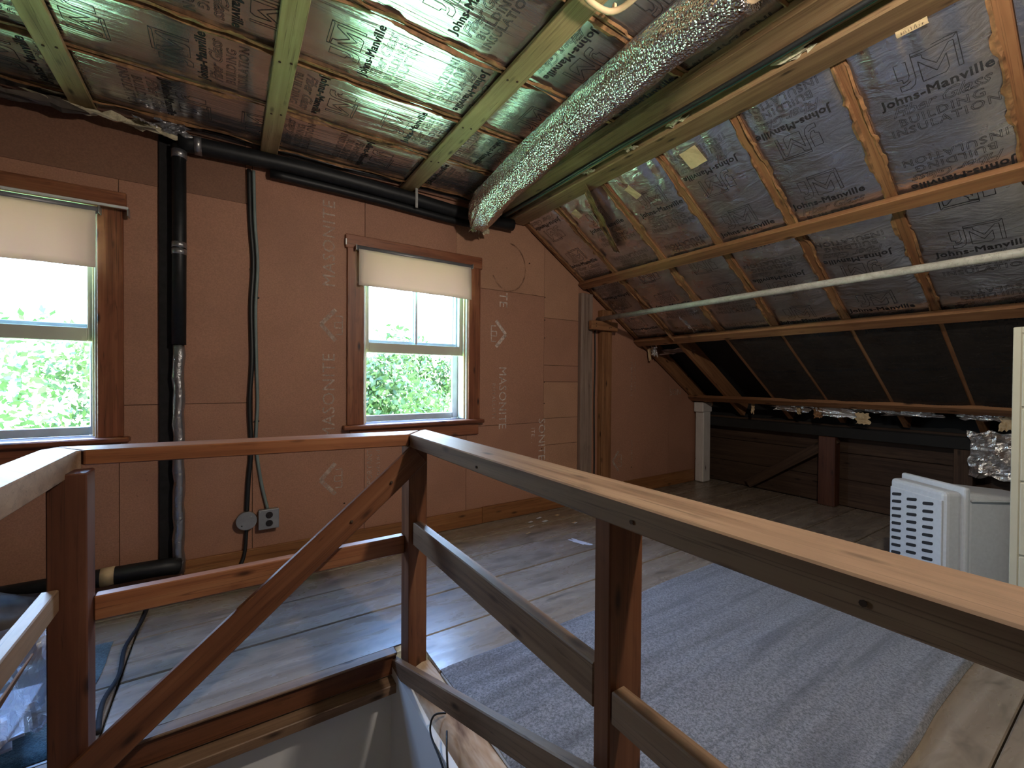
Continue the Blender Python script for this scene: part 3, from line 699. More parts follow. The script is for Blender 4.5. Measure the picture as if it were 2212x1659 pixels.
# left-hand slope (outside the frame, closes the room)
cl = empty('ceiling_left', (XL, 0, ZC)); tag(cl, kind='structure')
def spl(s, y, n=0.0): return Vector((XL, y, ZC)) + Vector((-U.x, 0, U.z))*s + Vector((-NS.x, 0, NS.z))*n
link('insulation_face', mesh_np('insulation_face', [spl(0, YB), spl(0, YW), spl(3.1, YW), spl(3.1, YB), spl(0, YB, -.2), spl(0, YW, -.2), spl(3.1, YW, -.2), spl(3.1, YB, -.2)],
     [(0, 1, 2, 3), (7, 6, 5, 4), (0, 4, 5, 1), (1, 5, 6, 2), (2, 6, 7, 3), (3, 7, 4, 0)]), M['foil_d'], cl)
for s0 in (.75, 1.6): board('purlin', spl(s0, YB+.02, .02), spl(s0, YW-.012, .02), .075, .034, (1, 0, -1), M['rafter'], cl)

# ------------------------------------------------------------------ knee walls, rear wall
wr = empty('wall_right', (XK, 0, 0)); tag(wr, kind='structure')
kz = [0, .235, .47, .72]
for a, b in zip(kz, kz[1:]): box('wall_plank', (XK, YB, a+.002), (XK+.03, YW+.1, b-.002), M['dark_wood'], wr)
box('plate_beam', (4.44, YB+.02, .615), (4.555, YW-.01, .70), M['void'], wr)
box('outer_skin', (XK+.03, YB-.1, -.1), (XK+.08, YW+.2, .95), M['void'], wr, 0)
box('stud', (4.43, 1.612, .002), (4.53, 1.742, .612), M['rail_dark'], wr); box('stud', (4.45, .78, .002), (4.55, .88, .612), M['dark_wood'], wr)
board('diagonal_brace', (4.47, 1.62, .60), (4.50, 2.40, .04), .085, .04, (0, 1, 1), M['dark_wood'], wr)
box('corner_post', (4.285, 2.772, .002), (4.415, 2.872, .86), M['peel'], wr, .008)
box('corner_post_cap', (4.262, 2.765, .76), (4.43, 2.878, .865), M['peel'], wr, .008)
crumple('crumpled_foil', (4.41, .615, .60), .36, .32, (0, -1, 0), (0, 0, 1), .035, M['foil_c'], wr, 20, 97, 0, .1)
wl = empty('wall_left', (XKL, 0, 0)); tag(wl, kind='structure')
box('wall_panel', (XKL-.06, YB-.1, -.1), (XKL, YW+.2, .9), M['hb1'], wl, 0)
wb = empty('wall_rear', (0, YB, 0)); tag(wb, kind='structure')
gable_sheath(YB-.12, YB, [], wb, M['hb3'], 'wall_panel')

# ------------------------------------------------------------------ stairwell below the floor
sw = empty('wall_stairwell', (0.1, 1.7, -.1)); tag(sw, kind='structure')
box('drywall_far', (-0.50, 1.712, -2.5), (0.60, 1.76, -.125), M['white'], sw, 0)
box('drywall_right', (0.548, -2.4, -2.5), (0.60, 1.712, -.055), M['white'], sw, 0)
box('drywall_left', (-0.52, -2.4, -2.5), (-0.455, 1.712, -.035), M['white'], sw, 0)
box('drywall_rear', (-0.52, -2.45, -2.5), (0.60, -2.4, -.03), M['white'], sw, 0)
box('lower_floor', (-0.52, -2.4, -2.55), (0.60, 1.76, -2.5), M['strap'], sw, 0)
box('header_board', (-0.455, 1.700, -.085), (0.565, 1.732, -.002), M['rail'], sw)
box('nosing_strip', (-0.455, 1.686, -.004), (0.565, 1.735, .006), M['rail_tan'], sw)
box('ledge_strip', (-0.455, 1.648, -.128), (0.562, 1.715, -.092), M['rail_tan'], sw)  # lighter pine carries the lit look of the ledge top in its colour
for k in range(9): box('stair_tread', (-.455, 1.2-.24*k, -2.3+.22*k), (.548, 1.46-.24*k, -2.27+.22*k), M['strap'], sw)

# barked log trimmer along the right-hand side of the stairwell
def log():
    n, m = 60, 16; V = []; Fc = []
    for i in range(n+1):
        y = 1.60 - 3.9*i/n
        for k in range(m):
            a = 2*math.pi*k/m
            q = 1 + .16*(vn(i*.35, k*.8, 5)-.5) + .08*(vn(i*1.1, k*2, 6)-.5)
            wx = .062 + .014*math.sin(i*.21) ; V.append((.622 + .02*vn(i*.2, 0, 9) + wx*q*math.cos(a), y, -.078 + .072*q*math.sin(a)))
    for i in range(n):
        for k in range(m): Fc.append((i*m+k, i*m+(k+1) % m, (i+1)*m+(k+1) % m, (i+1)*m+k))
    Fc += [tuple(range(m)), tuple(n*m+k for k in range(m))[::-1]]
    o = link('log_trimmer', mesh_np('log_trimmer', V, Fc, True), M['log'], fl)
log()

# ------------------------------------------------------------------ railing
ra = empty('stair_railing', (0.1, 1.6, 0)); tag(ra, 'brown wooden guard rail with posts and diagonal braces around the stair opening', 'railing')
TZ0, TZ1 = .842, .890; tzc, tzt = (TZ0+TZ1)/2, TZ1-TZ0
def prism(name, poly, z0, z1, mat, parent, bevel=.003):
    c = Vector((sum(p[0] for p in poly)/len(poly), sum(p[1] for p in poly)/len(poly), (z0+z1)/2))
    x = Vector((poly[1][0]-poly[0][0], poly[1][1]-poly[0][1], 0)).normalized(); y = Vector((-x.y, x.x, 0))
    bm = bmesh.new(); loc = [(Vector((p[0], p[1], 0))-Vector((c.x, c.y, 0))) for p in poly]
    lo = [bm.verts.new((p.dot(x), p.dot(y), z0-c.z)) for p in loc]; hi = [bm.verts.new((p.dot(x), p.dot(y), z1-c.z)) for p in loc]
    bm.faces.new(lo[::-1]); bm.faces.new(hi); n = len(poly)
    for i in range(n): bm.faces.new((lo[i], lo[(i+1) % n], hi[(i+1) % n], hi[i]))
    bmesh.ops.recalc_face_normals(bm, faces=bm.faces[:]); bmesh.ops.bevel(bm, geom=bm.edges[:], offset=bevel, segments=1, affect='EDGES')
    m = Matrix(((x.x, y.x, 0, c.x), (x.y, y.y, 0, c.y), (0, 0, 1, c.z), (0, 0, 0, 1)))
    return link(name, bm_mesh(name, bm), mat, parent, m)
prism('top_rail', [(.572, 1.575), (.572, -2.0), (.686, -2.0), (.686, 1.705), (.655, 1.685)], TZ0, TZ1, M['rail_tan'], ra)
prism('top_rail', [(-.345, 1.703), (.570, 1.582), (.651, 1.688), (-.430, 1.822)], TZ0+.004, TZ1, M['rail_mid'], ra)
prism('top_rail', [(-.357, 1.690), (-.357, -1.2), (-.452, -1.2), (-.452, 1.77), (-.425, 1.815), (-.350, 1.702)][::-1], .828, TZ1, M['rail_tan'], ra)
box('post', (.578, 1.598, -.02), (.652, 1.684, TZ0-.001), M['rail'], ra)
box('post', (.590, .566, -.02), (.680, .608, TZ0-.001), M['rail'], ra); box('post', (.590, -.66, -.02), (.680, -.60, TZ0-.001), M['rail'], ra)
box('post', (-.393, 1.580, -.35), (-.315, 1.664, TZ0+.002), M['rail_dark'], ra); box('post', (-.425, .2, -.02), (-.365, .26, .826), M['rail'], ra)  # shadow cast over the left post is put into its darker pine
box('middle_rail', (.592, .610, .462), (.626, 1.596, .550), M['rail_tan'], ra); box('middle_rail', (.592, -.598, .462), (.626, .564, .524), M['rail_tan'], ra)
box('middle_rail', (-.314, 1.640, .418), (.577, 1.676, .487), M['rail_mid'], ra)
box('middle_rail', (-.402, .262, .490), (-.368, 1.578, .548), M['rail_tan'], ra)
board('diagonal_brace', (.612, 1.586, .812), (-.345, 1.566, .028), .088, .022, (0.63, 0, -0.77), M['rail'], ra)
board('diagonal_brace', (.562, 1.735, -.070), (.562, -.62, .775), .066, .026, (0, .36, 1), M['rail_tan'], ra)
def knot_hole(): pass
for p, ax in (((.571, 1.05, .858), 'y'), ((.571, .50, .860), 'y'), ((.571, .18, .862), 'y')):
    bm = bmesh.new(); bmesh.ops.create_cone(bm, cap_ends=True, segments=8, radius1=.004, radius2=.003, depth=.003, matrix=Matrix.Translation(p) @ Matrix.Rotation(math.pi/2, 4, 'Y'))
    link('nail_head', bm_mesh('nail_head', bm), M['dark_wood'], ra)
for (x, z) in ((.36, .60), (.01, .315), (.50, .72)):
    bm = bmesh.new(); bmesh.ops.create_cone(bm, cap_ends=True, segments=8, radius1=.006, radius2=.004, depth=.003, matrix=Matrix.Translation((x, 1.565, z)) @ Matrix.Rotation(math.pi/2, 4, 'X'))
    link('nail_head', bm_mesh('nail_head', bm), M['dark_wood'], ra)

# ------------------------------------------------------------------ rugs
def rug(name, x0, x1, y0, y1, h, mat, seed, label, amp=.006, nx=90, ny=90):
    a, b = np.meshgrid(np.linspace(0, 1, nx+1), np.linspace(0, 1, ny+1), indexing='ij')
    ex = .012*(vn(b*9, b*0, seed)-.5); ey = .014*(vn(a*7, a*0, seed+1)-.5)
    X = x0+(x1-x0)*a + ex; Y = y0+(y1-y0)*b + ey
    edge = np.minimum(np.minimum(a, 1-a), np.minimum(b, 1-b)) < 1e-6
    Z = h + amp*(vn(a*3, b*11, seed+2)-.3)*1.2 + .004*(vn(a*2.5, b*30, seed+5)-.5); Z = np.where(edge, .0005, np.maximum(Z, .004))
    idx = np.arange((nx+1)*(ny+1)).reshape(nx+1, ny+1)
    Fc = np.stack([idx[:-1, :-1], idx[1:, :-1], idx[1:, 1:], idx[:-1, 1:]], -1).reshape(-1, 4).tolist()
    V = np.stack([X, Y, Z], -1).reshape(-1, 3); c = Vector(((x0+x1)/2, (y0+y1)/2, 0))
    o = link(name, mesh_np(name, V-np.array(c), Fc, True), mat, None, Matrix.Translation(c)); tag(o, label, 'rug'); return o
rug('floor_rug', .672, 2.78, .417, 1.503, .010, M['rug'], 4, 'large grey pile rug with lengthwise ripples on the plank floor behind the railing')
rug('carpet_scrap', -1.30, -.395, 1.76, 2.40, .009, M['teal'], 8, 'teal carpet scrap lying on the boards by the left post', .006, 40, 40)

# ------------------------------------------------------------------ duct
def duct():
    d = empty('foil_duct', (1.28, 1.7, 2.2)); tag(d, 'silver bubble foil wrapped duct slung under the ceiling beside the edge beam', 'duct')
    ctrl = [(0.70, 1.262, 2.262, .078), (1.0, 1.265, 2.262, .083), (1.4, 1.285, 2.258, .088), (1.8, 1.325, 2.252, .093), (2.15, 1.36, 2.245, .098), (2.45, 1.405, 2.235, .104), (2.62, 1.455, 2.235, .098), (2.74, 1.50, 2.24, .085)]
    ys = np.linspace(.70, 2.74, 130); cx = np.interp(ys, [c[0] for c in ctrl], [c[1] for c in ctrl]); cz = np.interp(ys, [c[0] for c in ctrl], [c[2] for c in ctrl]); rr = np.interp(ys, [c[0] for c in ctrl], [c[3] for c in ctrl])
    m = 56; V = []; Fc = []
    for i, y in enumerate(ys):
        for k in range(m):
            a = 2*math.pi*k/m
            q = 1 + .10*(vn(y*3, k*.22, 40)-.5) + .05*(vn(y*14, k*.5, 41)-.5) + (.16*(vn(y*9, k*.7, 43)-.5) if (y < 1.02 or y > 2.4) else 0)
            V.append((cx[i]+rr[i]*q*math.cos(a), y, cz[i]+rr[i]*q*math.sin(a)*1.0))
    for i in range(len(ys)-1):
        for k in range(m): Fc.append((i*m+k, i*m+(k+1) % m, (i+1)*m+(k+1) % m, (i+1)*m+k))
    Fc.append(tuple((len(ys)-1)*m+k for k in range(m))); Fc.append(tuple(range(m))[::-1])
    link('foil_sleeve', mesh_np('foil_sleeve', V, Fc, True), M['duct'], d)
    tube('inner_pipe', [(1.262, .72, 2.262), (1.262, -.4, 2.262), (1.262, -1.6, 2.262)], .062, M['kraft_l'], d, 20)
    tube('sleeve_lip', [(1.262, .690, 2.262), (1.262, .715, 2.262)], .082, M['duct'], d, 24)
    for y in (1.43, 1.20): tube('wire_tie', [(np.interp(y, ys, cx)+(np.interp(y, ys, rr)+.004)*math.cos(a), y+.02*math.sin(a*.5), np.interp(y, ys, cz)+(np.interp(y, ys, rr)+.004)*math.sin(a)) for a in np.linspace(0, 2*math.pi, 30)], .0012, M['cable_b'], d, 5)
    for k in range(4): crumple('fibreglass_wisp', (1.46+.035*k, 2.742, 2.19+.012*(k % 2)), .05, .07, (1, 0, .2), (0, .3, -1), .012, M['fiber'] if k != 1 else M['foil_c'], d, 8, 60+k, .01, .7)
duct()

# ------------------------------------------------------------------ pipes on the gable wall
pv = empty('insulated_pipe', (-.215, 2.84, 0)); tag(pv, 'black insulated pipe rising up the far wall and turning along under the ceiling', 'pipe')
hz = smooth_path([(-.215, 2.835, 2.318), (.4, 2.835, 2.335), (1.0, 2.835, 2.318), (1.4, 2.835, 2.298), (1.85, 2.835, 2.30)], 8)
tube('foam_sleeve', hz, .044, M['black'], pv, 18, rough=.03)
hz2 = smooth_path([(.2, 2.852, 2.272), (.8, 2.852, 2.262), (1.3, 2.852, 2.240), (1.55, 2.852, 2.245)], 6)
tube('lower_sleeve', hz2, .024, M['black'], pv, 12, rough=.03)
tube('foam_sleeve', [(-.215, 2.842, 2.30), (-.214, 2.842, 1.8), (-.216, 2.842, 1.27)], .031, M['black'], pv, 18, rough=.02)
tp = [(-.218+.003*math.sin(k*1.7), 2.846, 1.275-.06*k) for k in range(21)]
tube('silver_tape', tp, .026, M['silver'], pv, 16, rad=[.024+.003*(k % 2) for k in range(21)], rough=.12)
for z in (1.80, 1.765): tube('silver_band', [(-.214, 2.842, z), (-.214, 2.842, z-.028)], .0325, M['silver'], pv, 18)
tube('silver_band', [(-.214, 2.842, 2.275), (-.214, 2.842, 2.235)], .0335, M['silver'], pv, 18)
tube('silver_band', [(-.150, 2.835, 2.320), (-.118, 2.835, 2.321)], .0465, M['silver'], pv, 18)
crumple('tape_wad', (-.235, 2.80, 2.355), .12, .07, (1, 0, 0), (0, -.4, 1), .02, M['silver'], pv, 12, 22, 0, .4)
tube('elbow_pipe', smooth_path([(-.218, 2.82, .12), (-.30, 2.80, .135), (-.6, 2.79, .14), (-1.0, 2.79, .14)], 5), .042, M['black'], pv, 16)
tube('white_label', [(-.51, 2.79, .141), (-.46, 2.792, .141)], .0432, M['kraft_l'], pv, 16)
box('hanger_strap', (1.045, 2.788, 2.245), (1.062, 2.791, 2.385), M['galv'], pv, 0)
bs = box('backing_strip', (-.303, YW-.016, .06), (-.232, YW-.002, 2.385), M['tar'], None); tag(bs, 'black tar paper strip standing on the wall behind the vertical pipe', 'strip')
crumple('torn_insulation', (-.48, 2.80, 2.352), .42, .10, (1, 0, -.06), (0, -1, -.5), .025, M['fiber'], ce, 16, 33, .0, .5)
crumple('torn_insulation', (-.85, 2.80, 2.345), .50, .12, (1, 0, .03), (0, -1, -.6), .03, M['sack'], ce, 16, 34, .0, .5)
crumple('torn_foil', (-.33, 2.78, 2.352), .09, .05, (1, 0, -.2), (0, -1, -.3), .012, M['foil_c'], ce, 9, 35, .0, .5)

# ------------------------------------------------------------------ cables, outlets
def cable(name, label, pts, r, mat, clips=()):
    e = empty(name, pts[-1]); tag(e, label, 'cable')
    tube('sheath', smooth_path(pts, 8), r, mat, e, 10)
    for c in clips: box('clip', (c[0]-.014, c[1]-.004, c[2]-.004), (c[0]+.014, YW-.001, c[2]+.004), M['cable_b'], e)
yc = YW-.012
cable('power_cable', 'thick black cable dropping down the far wall to the round junction box', [(.098, yc, 2.28), (.104, yc, 2.0), (.118, yc, 1.75), (.108, yc, 1.5), (.112, yc, 1.2), (.100, yc, .95), (.108, yc, .7), (.094, yc, .5), (.087, yc, .34)], .0125, M['cable_b'], ((.115, yc, 1.72), (.112, yc, 1.33)))
cable('power_cable', 'thin grey cable beside the thick black one, ending at the square outlet', [(.1205, yc, 2.28), (.1265, yc, 2.0), (.1405, yc, 1.75), (.1305, yc, 1.5), (.1345, yc, 1.2), (.140, yc, .95), (.133, yc, .72), (.158, yc, .50), (.190, yc-.006, .34)], .0085, M['cable_g'], ((.135, yc, 1.56), (.136, yc, .85)))
cable('power_cable', 'short black cord hanging below the round junction box to the baseboard', [(.087, yc-.006, .26), (.084, yc-.006, .20), (.078, yc-.016, .12), (.062, yc-.03, .06), (.03, yc-.045, .015)], .0095, M['cable_b'])
jb = empty('junction_box', (.085, 2.87, .292)); tag(jb, 'round grey steel junction box on the far wall, left of the outlet', 'box')
def disc(name, c, r, d, mat, parent, seg=24, bev=.004):
    bm = bmesh.new(); bmesh.ops.create_cone(bm, cap_ends=True, segments=seg, radius1=r, radius2=r, depth=d, matrix=Matrix.Rotation(math.pi/2, 4, 'X'))
    bmesh.ops.bevel(bm, geom=[e for e in bm.edges if len(e.link_faces) == 2 and any(len(f.verts) > 4 for f in e.link_faces)], offset=bev, segments=2, affect='EDGES')
    return link(name, bm_mesh(name, bm), mat, parent, Matrix.Translation(c))
disc('box_body', (.085, 2.876, .290), .049, .045, M['galv'], jb); disc('cover', (.085, 2.852, .292), .051, .006, M['boxgrey'], jb, 28, .002)
disc('screw', (.062, 2.848, .268), .004, .003, M['socket'], jb, 8, .0005); disc('screw', (.108, 2.848, .316), .004, .003, M['galv'], jb, 8, .0005)
ob = empty('outlet_box', (.195, 2.87, .285)); tag(ob, 'square grey steel outlet box with two dark sockets on the far wall', 'outlet')
box('box_body', (.145, 2.856, .232), (.245, YW-.001, .338), M['galv'], ob, .006, 2); box('cover_plate', (.143, 2.848, .229), (.247, 2.856, .341), M['boxgrey'], ob, .003, 2)
for z in (.309, .262):
    s = disc('socket', (.197, 2.847, z), .0185, .006, M['socket'], ob, 20, .002)
    for dx in (-.006, .006): box('slot', (.197+dx-.001, 2.8425, z-.004), (.197+dx+.001, 2.8435, z+.005), M['void'], s, 0)
for x, z in ((.152, .332), (.238, .238)): disc('screw', (x, 2.847, z), .0035, .003, M['galv'], ob, 8, .0005)
cable('roof_cable', 'black and green wires running along the plank beside the foil duct', [(1.735, YW-.02, 2.335), (1.738, 2.2, 2.338), (1.730, 1.6, 2.336), (1.742, 1.0, 2.338), (1.735, .3, 2.336), (1.74, -1.0, 2.337)], .010, M['cable_b'])
rc = bpy.data.objects['roof_cable']; tube('green_wire', smooth_path([(1.752, YW-.02, 2.337), (1.756, 2.2, 2.338), (1.748, 1.6, 2.338), (1.760, 1.0, 2.339), (1.752, .3, 2.338), (1.757, -1.0, 2.338)], 8), .006, plain('green_wire', (.03, .13, .11), .5), rc, 8)
sc_ = tube('extension_cord', smooth_path([(-.335, 1.79, .010), (-.352, 1.95, .011), (-.335, 2.10, .010), (-.348, 2.30, .011), (-.325, 2.50, .010), (-.318, 2.70, .010)], 6), .0075, M['tar'], None, 8); tag(sc_, 'black cord lying across the floor boards between left post and teal carpet', 'cord')

# ------------------------------------------------------------------ closet rod
cr_ = empty('closet_rod', (2.78, 2.84, 1.60)); tag(cr_, 'long grey wooden closet rod hung under the sloping ceiling', 'rod')
tube('pole', [(2.78, 2.845, 1.645), (2.78, 1.2, 1.645), (2.78, .30, 1.645), (2.78, -2.4, 1.645)], .0205, M['rod'], cr_, 20)
box('support_block', (2.660, 2.795, 1.545), (2.985, 2.834, 1.625), M['rafter'], cr_)
box('support_block', (2.660, -2.45, 1.545), (2.90, -2.41, 1.625), M['rafter'], cr_)
for x, z in ((2.715, 1.60), (2.712, 1.575), (2.885, 1.605), (2.895, 1.575), (2.875, 1.57)):
    disc('nail_head', (x, 2.794, z), .005, .003, M['dark_wood'], cr_, 8, .0005)
# cord beside the stud
cable('stud_cord', 'thin dark cord hanging down the dark gap between the two wall studs', [(2.785, 2.885, 1.55), (2.79, 2.885, 1.2), (2.782, 2.885, .9), (2.79, 2.885, .4), (2.785, 2.885, .02)], .006, M['cable_b'])

# ------------------------------------------------------------------ pet carrier and filing cabinet
def carrier():
    R0 = Vector((2.915, .602, 0)); ex = Vector((.82, -.572, 0)).normalized(); ang = math.atan2(ex.y, ex.x)
    e = empty('pet_carrier', R0, ang); tag(e, 'grey plastic pet carrier with slotted end beside the cream cabinet', 'pet carrier')
    Wd, Hh = .322, .592
    def add(name, bm, mat, par=e, smooth=False):
        o = bpy.data.objects.new(name, bm_mesh(name, bm, smooth)); COL.objects.link(o); o.data.materials.append(mat); o.parent = par; return o
    bm = bmesh.new(); bm_box(bm, (0, 0, .002), (.085, Wd, Hh-.025), .022, 3); add('end_shell', bm, M['crate'])
    bm = bmesh.new(); bm_box(bm, (-.006, .012, .03), (.002, Wd-.012, Hh-.07), .004, 2); panel = add('vent_panel', bm, M['crate'])
    bm = bmesh.new(); bm_box(bm, (.075, -.018, .002), (.105, Wd+.018, Hh), .012, 3); add('rim_flange', bm, M['crate'])
    bm = bmesh.new(); bm_box(bm, (.10, .004, .002), (.60, Wd-.004, Hh-.03), .03, 3)
    for v in bm.verts:
        if v.co.z > .4: v.co.z -= .05*max(0, (v.co.x-.12)/.48); v.co.y = Wd/2 + (v.co.y-Wd/2)*(1-.05*(v.co.x-.1)/.5)
    add('main_shell', bm, M['crate'])
    bm = bmesh.new(); bm_box(bm, (.12, -.008, Hh*.88), (.58, .006, Hh*.895), .002, 1); add('shell_seam', bm, M['crate'])
    first = None
    for c in range(3):
        for r in range(12):
            y = Wd - .055 - c*.092; z = Hh - .105 - r*.040 - (0.0, .004, .0)[c]
            if first is None:
                bm = bmesh.new(); pts = []
                for k in range(12):
                    a = 2*math.pi*k/12; sy = .022 if math.cos(a) > 0 else -.022
                    pts.append((sy + .0075*math.cos(a), .0085*math.sin(a) - (sy+.0075*math.cos(a))*.22))
                f0 = [bm.verts.new((-.0075, p[0], p[1])) for p in pts]; b0 = [bm.verts.new((-.004, p[0], p[1])) for p in pts]
                bm.faces.new(f0); bm.faces.new(b0[::-1])
                for k in range(12): bm.faces.new((f0[k], b0[k], b0[(k+1) % 12], f0[(k+1) % 12]))
                o = add('vent_slot', bm, M['crate_d'], panel); first = o
            else:
                o = first.copy(); COL.objects.link(o); o.parent = panel
            o.location = (0, y, z)
carrier()
def cabinet():
    x0, x1, y0, y1, H = 2.576, 3.150, -.117, .348, 1.318
    e = empty('filing_cabinet', ((x0+x1)/2, (y0+y1)/2, 0)); tag(e, 'tall cream steel filing cabinet cut off by the right edge of the picture', 'cabinet')
    box('body', (x0+.004, y0, .002), (x1, y1, H), M['cab'], e, .004, 2)
    for yy in (y0+.011, y1-.011): box('front_frame', (x0-.001, yy-.011, .002), (x0+.006, yy+.011, H-.001), M['cab'], e, .002)
    box('top_frame', (x0-.001, y0+.022, H-.025), (x0+.006, y1-.022, H-.001), M['cab'], e, .002)
    for k in range(4):
        z1 = H-.030-.288*k; d = box('drawer', (x0-.004, y0+.025, z1-.280), (x0+.006, y1-.025, z1), M['cab'], e, .003, 2)
        box('handle', (x0-.026, (y0+y1)/2-.05, z1-.10), (x0-.004, (y0+y1)/2+.05, z1-.085), M['galv'], d, .004)
        box('label_holder', (x0-.007, (y0+y1)/2-.04, z1-.07), (x0-.004, (y0+y1)/2+.04, z1-.03), M['galv'], d, .001)
cabinet()

# ------------------------------------------------------------------ clutter at the lower left
def carton():
    e = empty('cardboard_carton', (-.66, 1.45, 0)); tag(e, 'open brown cardboard carton beyond the left railing, lowest left corner', 'carton')
    def wall(nm, p, q, z0, z1, t=.006): board(nm, (*p, (z0+z1)/2), (*q, (z0+z1)/2), z1-z0, t, (0, 0, 1), M['card'], e, .001)
    wall('carton_side', (-.86, 1.62), (-.50, 1.62), .003, .26); wall('carton_side', (-.86, 1.20), (-.50, 1.20), .003, .26)
    wall('carton_side', (-.50, 1.205), (-.50, 1.615), .003, .26); wall('carton_side', (-.86, 1.205), (-.86, 1.615), .003, .26)
    for p, q, d in (((-.86, 1.66, .33), (-.50, 1.66, .33), (0, .5, 1)), ((-.455, 1.21, .32), (-.455, 1.61, .32), (.5, 0, 1)), ((-.90, 1.21, .30), (-.90, 1.61, .30), (-.6, 0, 1))):
        board('carton_flap', p, q, .14, .005, d, M['card'], e, .001)
carton()
for k, (x, y, z, rx, w_, mt, lb, cat) in enumerate((
        (-.53, 1.80, .20, .50, .24, 'film', 'crumpled clear plastic bag glinting beside the left post', 'plastic bag'),
        )):
    o = crumple('plastic_bag' if k == 0 else 'plastic_sheet', (x, y, z), w_, .30, (1, .5, 0), (-.3, .6, .55), .05, M[mt], None, 24, 140+k, 0, .3); tag(o, lb, cat)
pg = empty('magazine_stack', (-.66, 1.95, 0)); tag(pg, 'white papers in a low stack beside the plastic bag and left post', 'papers')
for k in range(6):
    a = .3*math.sin(k*1.9); u2 = (math.cos(a), math.sin(a)); c = (-.66+.008*k, 1.90+.01*(k % 3), .024+.010*k)
    board('sheet', (c[0]-u2[0]*.10, c[1]-u2[1]*.10, c[2]), (c[0]+u2[0]*.10, c[1]+u2[1]*.10, c[2]), .27, .009, (-u2[1], u2[0], 0), M['paperw'], pg, .001)
def sack():
    bm = bmesh.new(); bmesh.ops.create_icosphere(bm, subdivisions=4, radius=1.0)
    V = np.array([v.co for v in bm.verts]); d = .75 + .5*vn(V[:, 0]*3+V[:, 2], V[:, 1]*3-V[:, 2]*2, 5) + .16*vn(V[:, 0]*9, V[:, 1]*8+V[:, 2]*7, 6)
    for v, q in zip(bm.verts, d): v.co = Vector((v.co.x*.24*q, v.co.y*.13*q, max(v.co.z*.13*q, -.088)))
    o = link('sack', bm_mesh('sack', bm, True), M['sack'], None, Matrix.Translation((-.84, 2.56, .090))); tag(o, 'dark crumpled sack slumped on the floor under the left window', 'sack')
sack()
sb = box('storage_box', (-1.62, 2.25, .002), (-1.40, 2.62, .14), M['void'], None, .01, 2); tag(sb, 'low black box on the floor beyond the crumpled sack', 'box')
cable('lamp_cord', 'thin black cord looped over the log at the stairwell edge', [(.600, 1.30, .0), (.565, 1.32, -.008), (.545, 1.30, -.04), (.541, 1.22, -.06), (.540, 1.16, -.075), (.552, 1.19, -.02), (.575, 1.24, -.008)], .0032, M['cable_b'])

# ------------------------------------------------------------------ ceiling fittings
fx = empty('light_fixture', (1.03, .97, 2.36)); tag(fx, 'cream rounded plastic rim fixed to the ceiling batten at the top edge', 'fixture')
pts = []
for k in range(40):
    a = 2*math.pi*k/40; c_, s_ = math.cos(a), math.sin(a); n_ = 3.2
    pts.append((1.028 + .085*abs(c_)**(2/n_)*(1 if c_ > 0 else -1), 0.975 + .10*abs(s_)**(2/n_)*(1 if s_ > 0 else -1), 2.352))
tube('rim', pts + [pts[0]], .010, M['kraft_l'], fx, 8, cap=False)
for a in (5, 20, 33): box('rim_peg', (pts[a][0]-.006, pts[a][1]-.006, 2.352), (pts[a][0]+.006, pts[a][1]+.006, 2.376), M['kraft_l'], fx, .001)
def bulb():
    e = empty('ceiling_lamp', (LAMP_POS[0], LAMP_POS[1], ZC-.03)); tag(e, 'bare glowing bulb in a white porcelain holder on the ceiling', 'lamp')
    x, y, z = LAMP_POS
    tube('lamp_holder', [(x, y, ZC-.006), (x, y, ZC-.03), (x, y, ZC-.05), (x, y, z+.09)], .05, M['white'], e, 20, rad=[.055, .055, .03, .022])
    s = NT('bulb_glow'); em = s.n('ShaderNodeEmission'); em.inputs['Color'].default_value = (1, .80, .58, 1)
    R = .034
    em.inputs['Strength'].default_value = 40.0
    s.l(em.outputs[0], s.out.inputs[0])
    ps = [(x, y, z+.09), (x, y, z+.06), (x, y, z+.03), (x, y, z+.015), (x, y, z-.015), (x, y, z-.028), (x, y, z-.034)]
    g = tube('glass_bulb', ps, .03, M['white'], e, 16, rad=[.018, .019, .028, .033, .030, .018, .004])
    g.data.materials.clear(); g.data.materials.append(s.m)
    ld = bpy.data.lights.new('bulb_light', 'POINT'); ld.energy = LAMP_W; ld.color = (1.0, .90, .79); ld.shadow_soft_size = .034
    lo = bpy.data.objects.new('bulb_light', ld); COL.objects.link(lo); lo.parent = e; lo.matrix_local = world_of(e).inverted() @ Matrix.Translation((x, y, z-.045-.034))
bulb()
# window portals: guide the daylight sampling
for x0, x1, z0, z1, y, rx in ((*W1, YW+.17, 1), (*W2, YW+.17, 1)):
    pl = bpy.data.lights.new('daylight_portal', 'AREA'); pl.shape = 'RECTANGLE'; pl.size = x1-x0; pl.size_y = z1-z0; pl.cycles.is_portal = True
    po = bpy.data.objects.new('daylight_portal', pl); COL.objects.link(po); po.location = ((x0+x1)/2, y, (z0+z1)/2); po.rotation_euler = (math.radians(-90*rx), 0, 0)

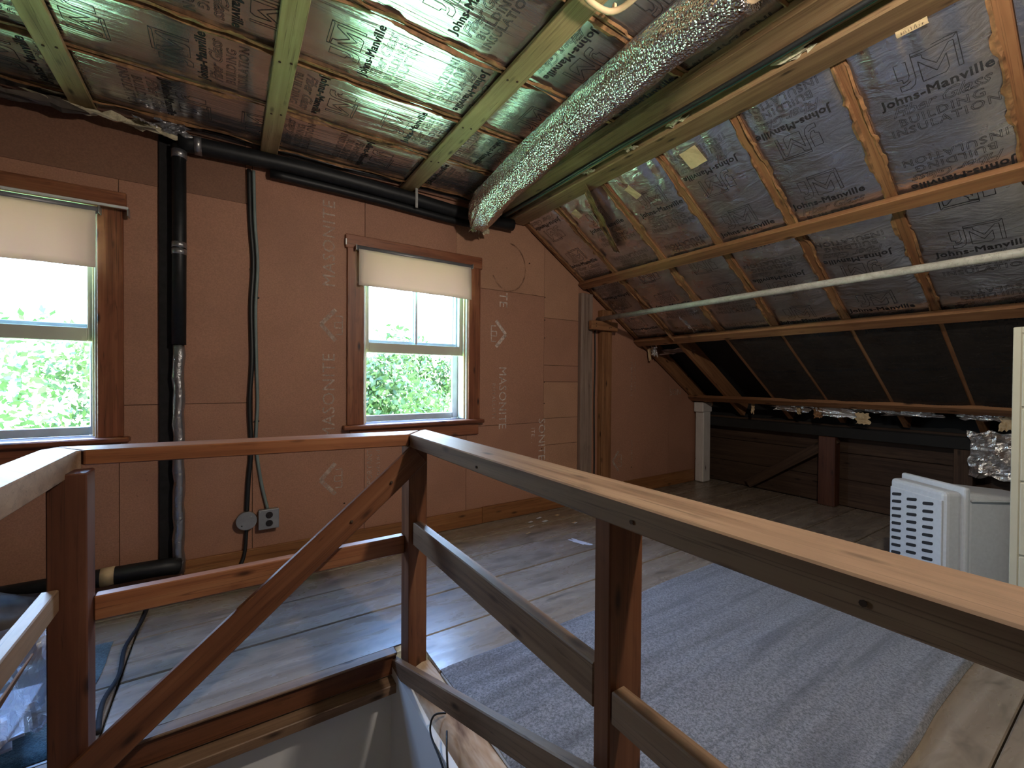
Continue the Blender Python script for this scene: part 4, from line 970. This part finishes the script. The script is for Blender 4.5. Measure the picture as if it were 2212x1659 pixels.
# ------------------------------------------------------------------ outside
gr = box('ground', (-45, 3.6, -4.6), (55, 70, -4.5), M['grass'], None, 0); tag(gr, kind='structure')
gr2 = box('ground', (-45, -60, -4.6), (55, -3.4, -4.5), M['grass'], None, 0); tag(gr2, kind='structure')
def tree(x, y, zc, rx, ry, rz, nleaf, size, mat, seed, label):
    e = empty('tree', (x, y, -4.5)); tag(e, label, 'tree', 'trees outside the gable windows')
    rg = np.random.default_rng(seed)
    nb = 16; cen = rg.normal(size=(nb, 3)); cen /= np.linalg.norm(cen, axis=1)[:, None]; cen *= (.75*rg.random((nb, 1))**.4); cr2 = .25+.25*rg.random(nb)
    w = rg.integers(0, nb, nleaf); dv = rg.normal(size=(nleaf, 3)); dv /= np.linalg.norm(dv, axis=1)[:, None]
    P = (cen[w] + dv*(cr2[w]*rg.random(nleaf)**.45)[:, None])*np.array((rx, ry, rz)) + np.array((x, y, zc))
    a = rg.normal(size=(nleaf, 3)); a /= np.linalg.norm(a, axis=1)[:, None]; b = np.cross(a, rg.normal(size=(nleaf, 3))); b /= np.linalg.norm(b, axis=1)[:, None]
    s = size*(.6+.8*rg.random(nleaf))[:, None]
    V = np.stack([P-a*s, P+b*s*.5, P+a*s, P-b*s*.5], 1).reshape(-1, 3); Fc = np.arange(nleaf*4).reshape(-1, 4).tolist()
    lf = link('foliage', mesh_np('foliage', V, Fc), mat, e); lf['kind'] = 'stuff'
    tube('trunk', [(x, y, -4.5), (x+.1, y, zc-rz*.6), (x-.1, y+.1, zc+rz*.4)], .16, M['bark'], e, 8, rad=[.2, .14, .05])
TR = [(-5.6, 10.0, .1, 2.3, 1.8, 2.6, 'leaf', 'mid green leafy tree at the far left, outside the left window'),
      (-1.9, 12.5, .2, 2.2, 1.8, 2.7, 'leaf2', 'pale leafy tree outside the left window nearest its right casing'),
      (3.2, 11.0, .15, 2.0, 1.7, 2.5, 'leaf2', 'pale green leafy tree seen through the left half of the centre window'),
      (5.9, 14.5, .15, 2.3, 1.8, 2.7, 'leaf', 'mid green leafy tree seen through the right half of the centre window')]
for k, t in enumerate(TR): tree(t[0], t[1], t[2], t[3], t[4], t[5], 5200, .085, M[t[6]], 200+k, t[7])
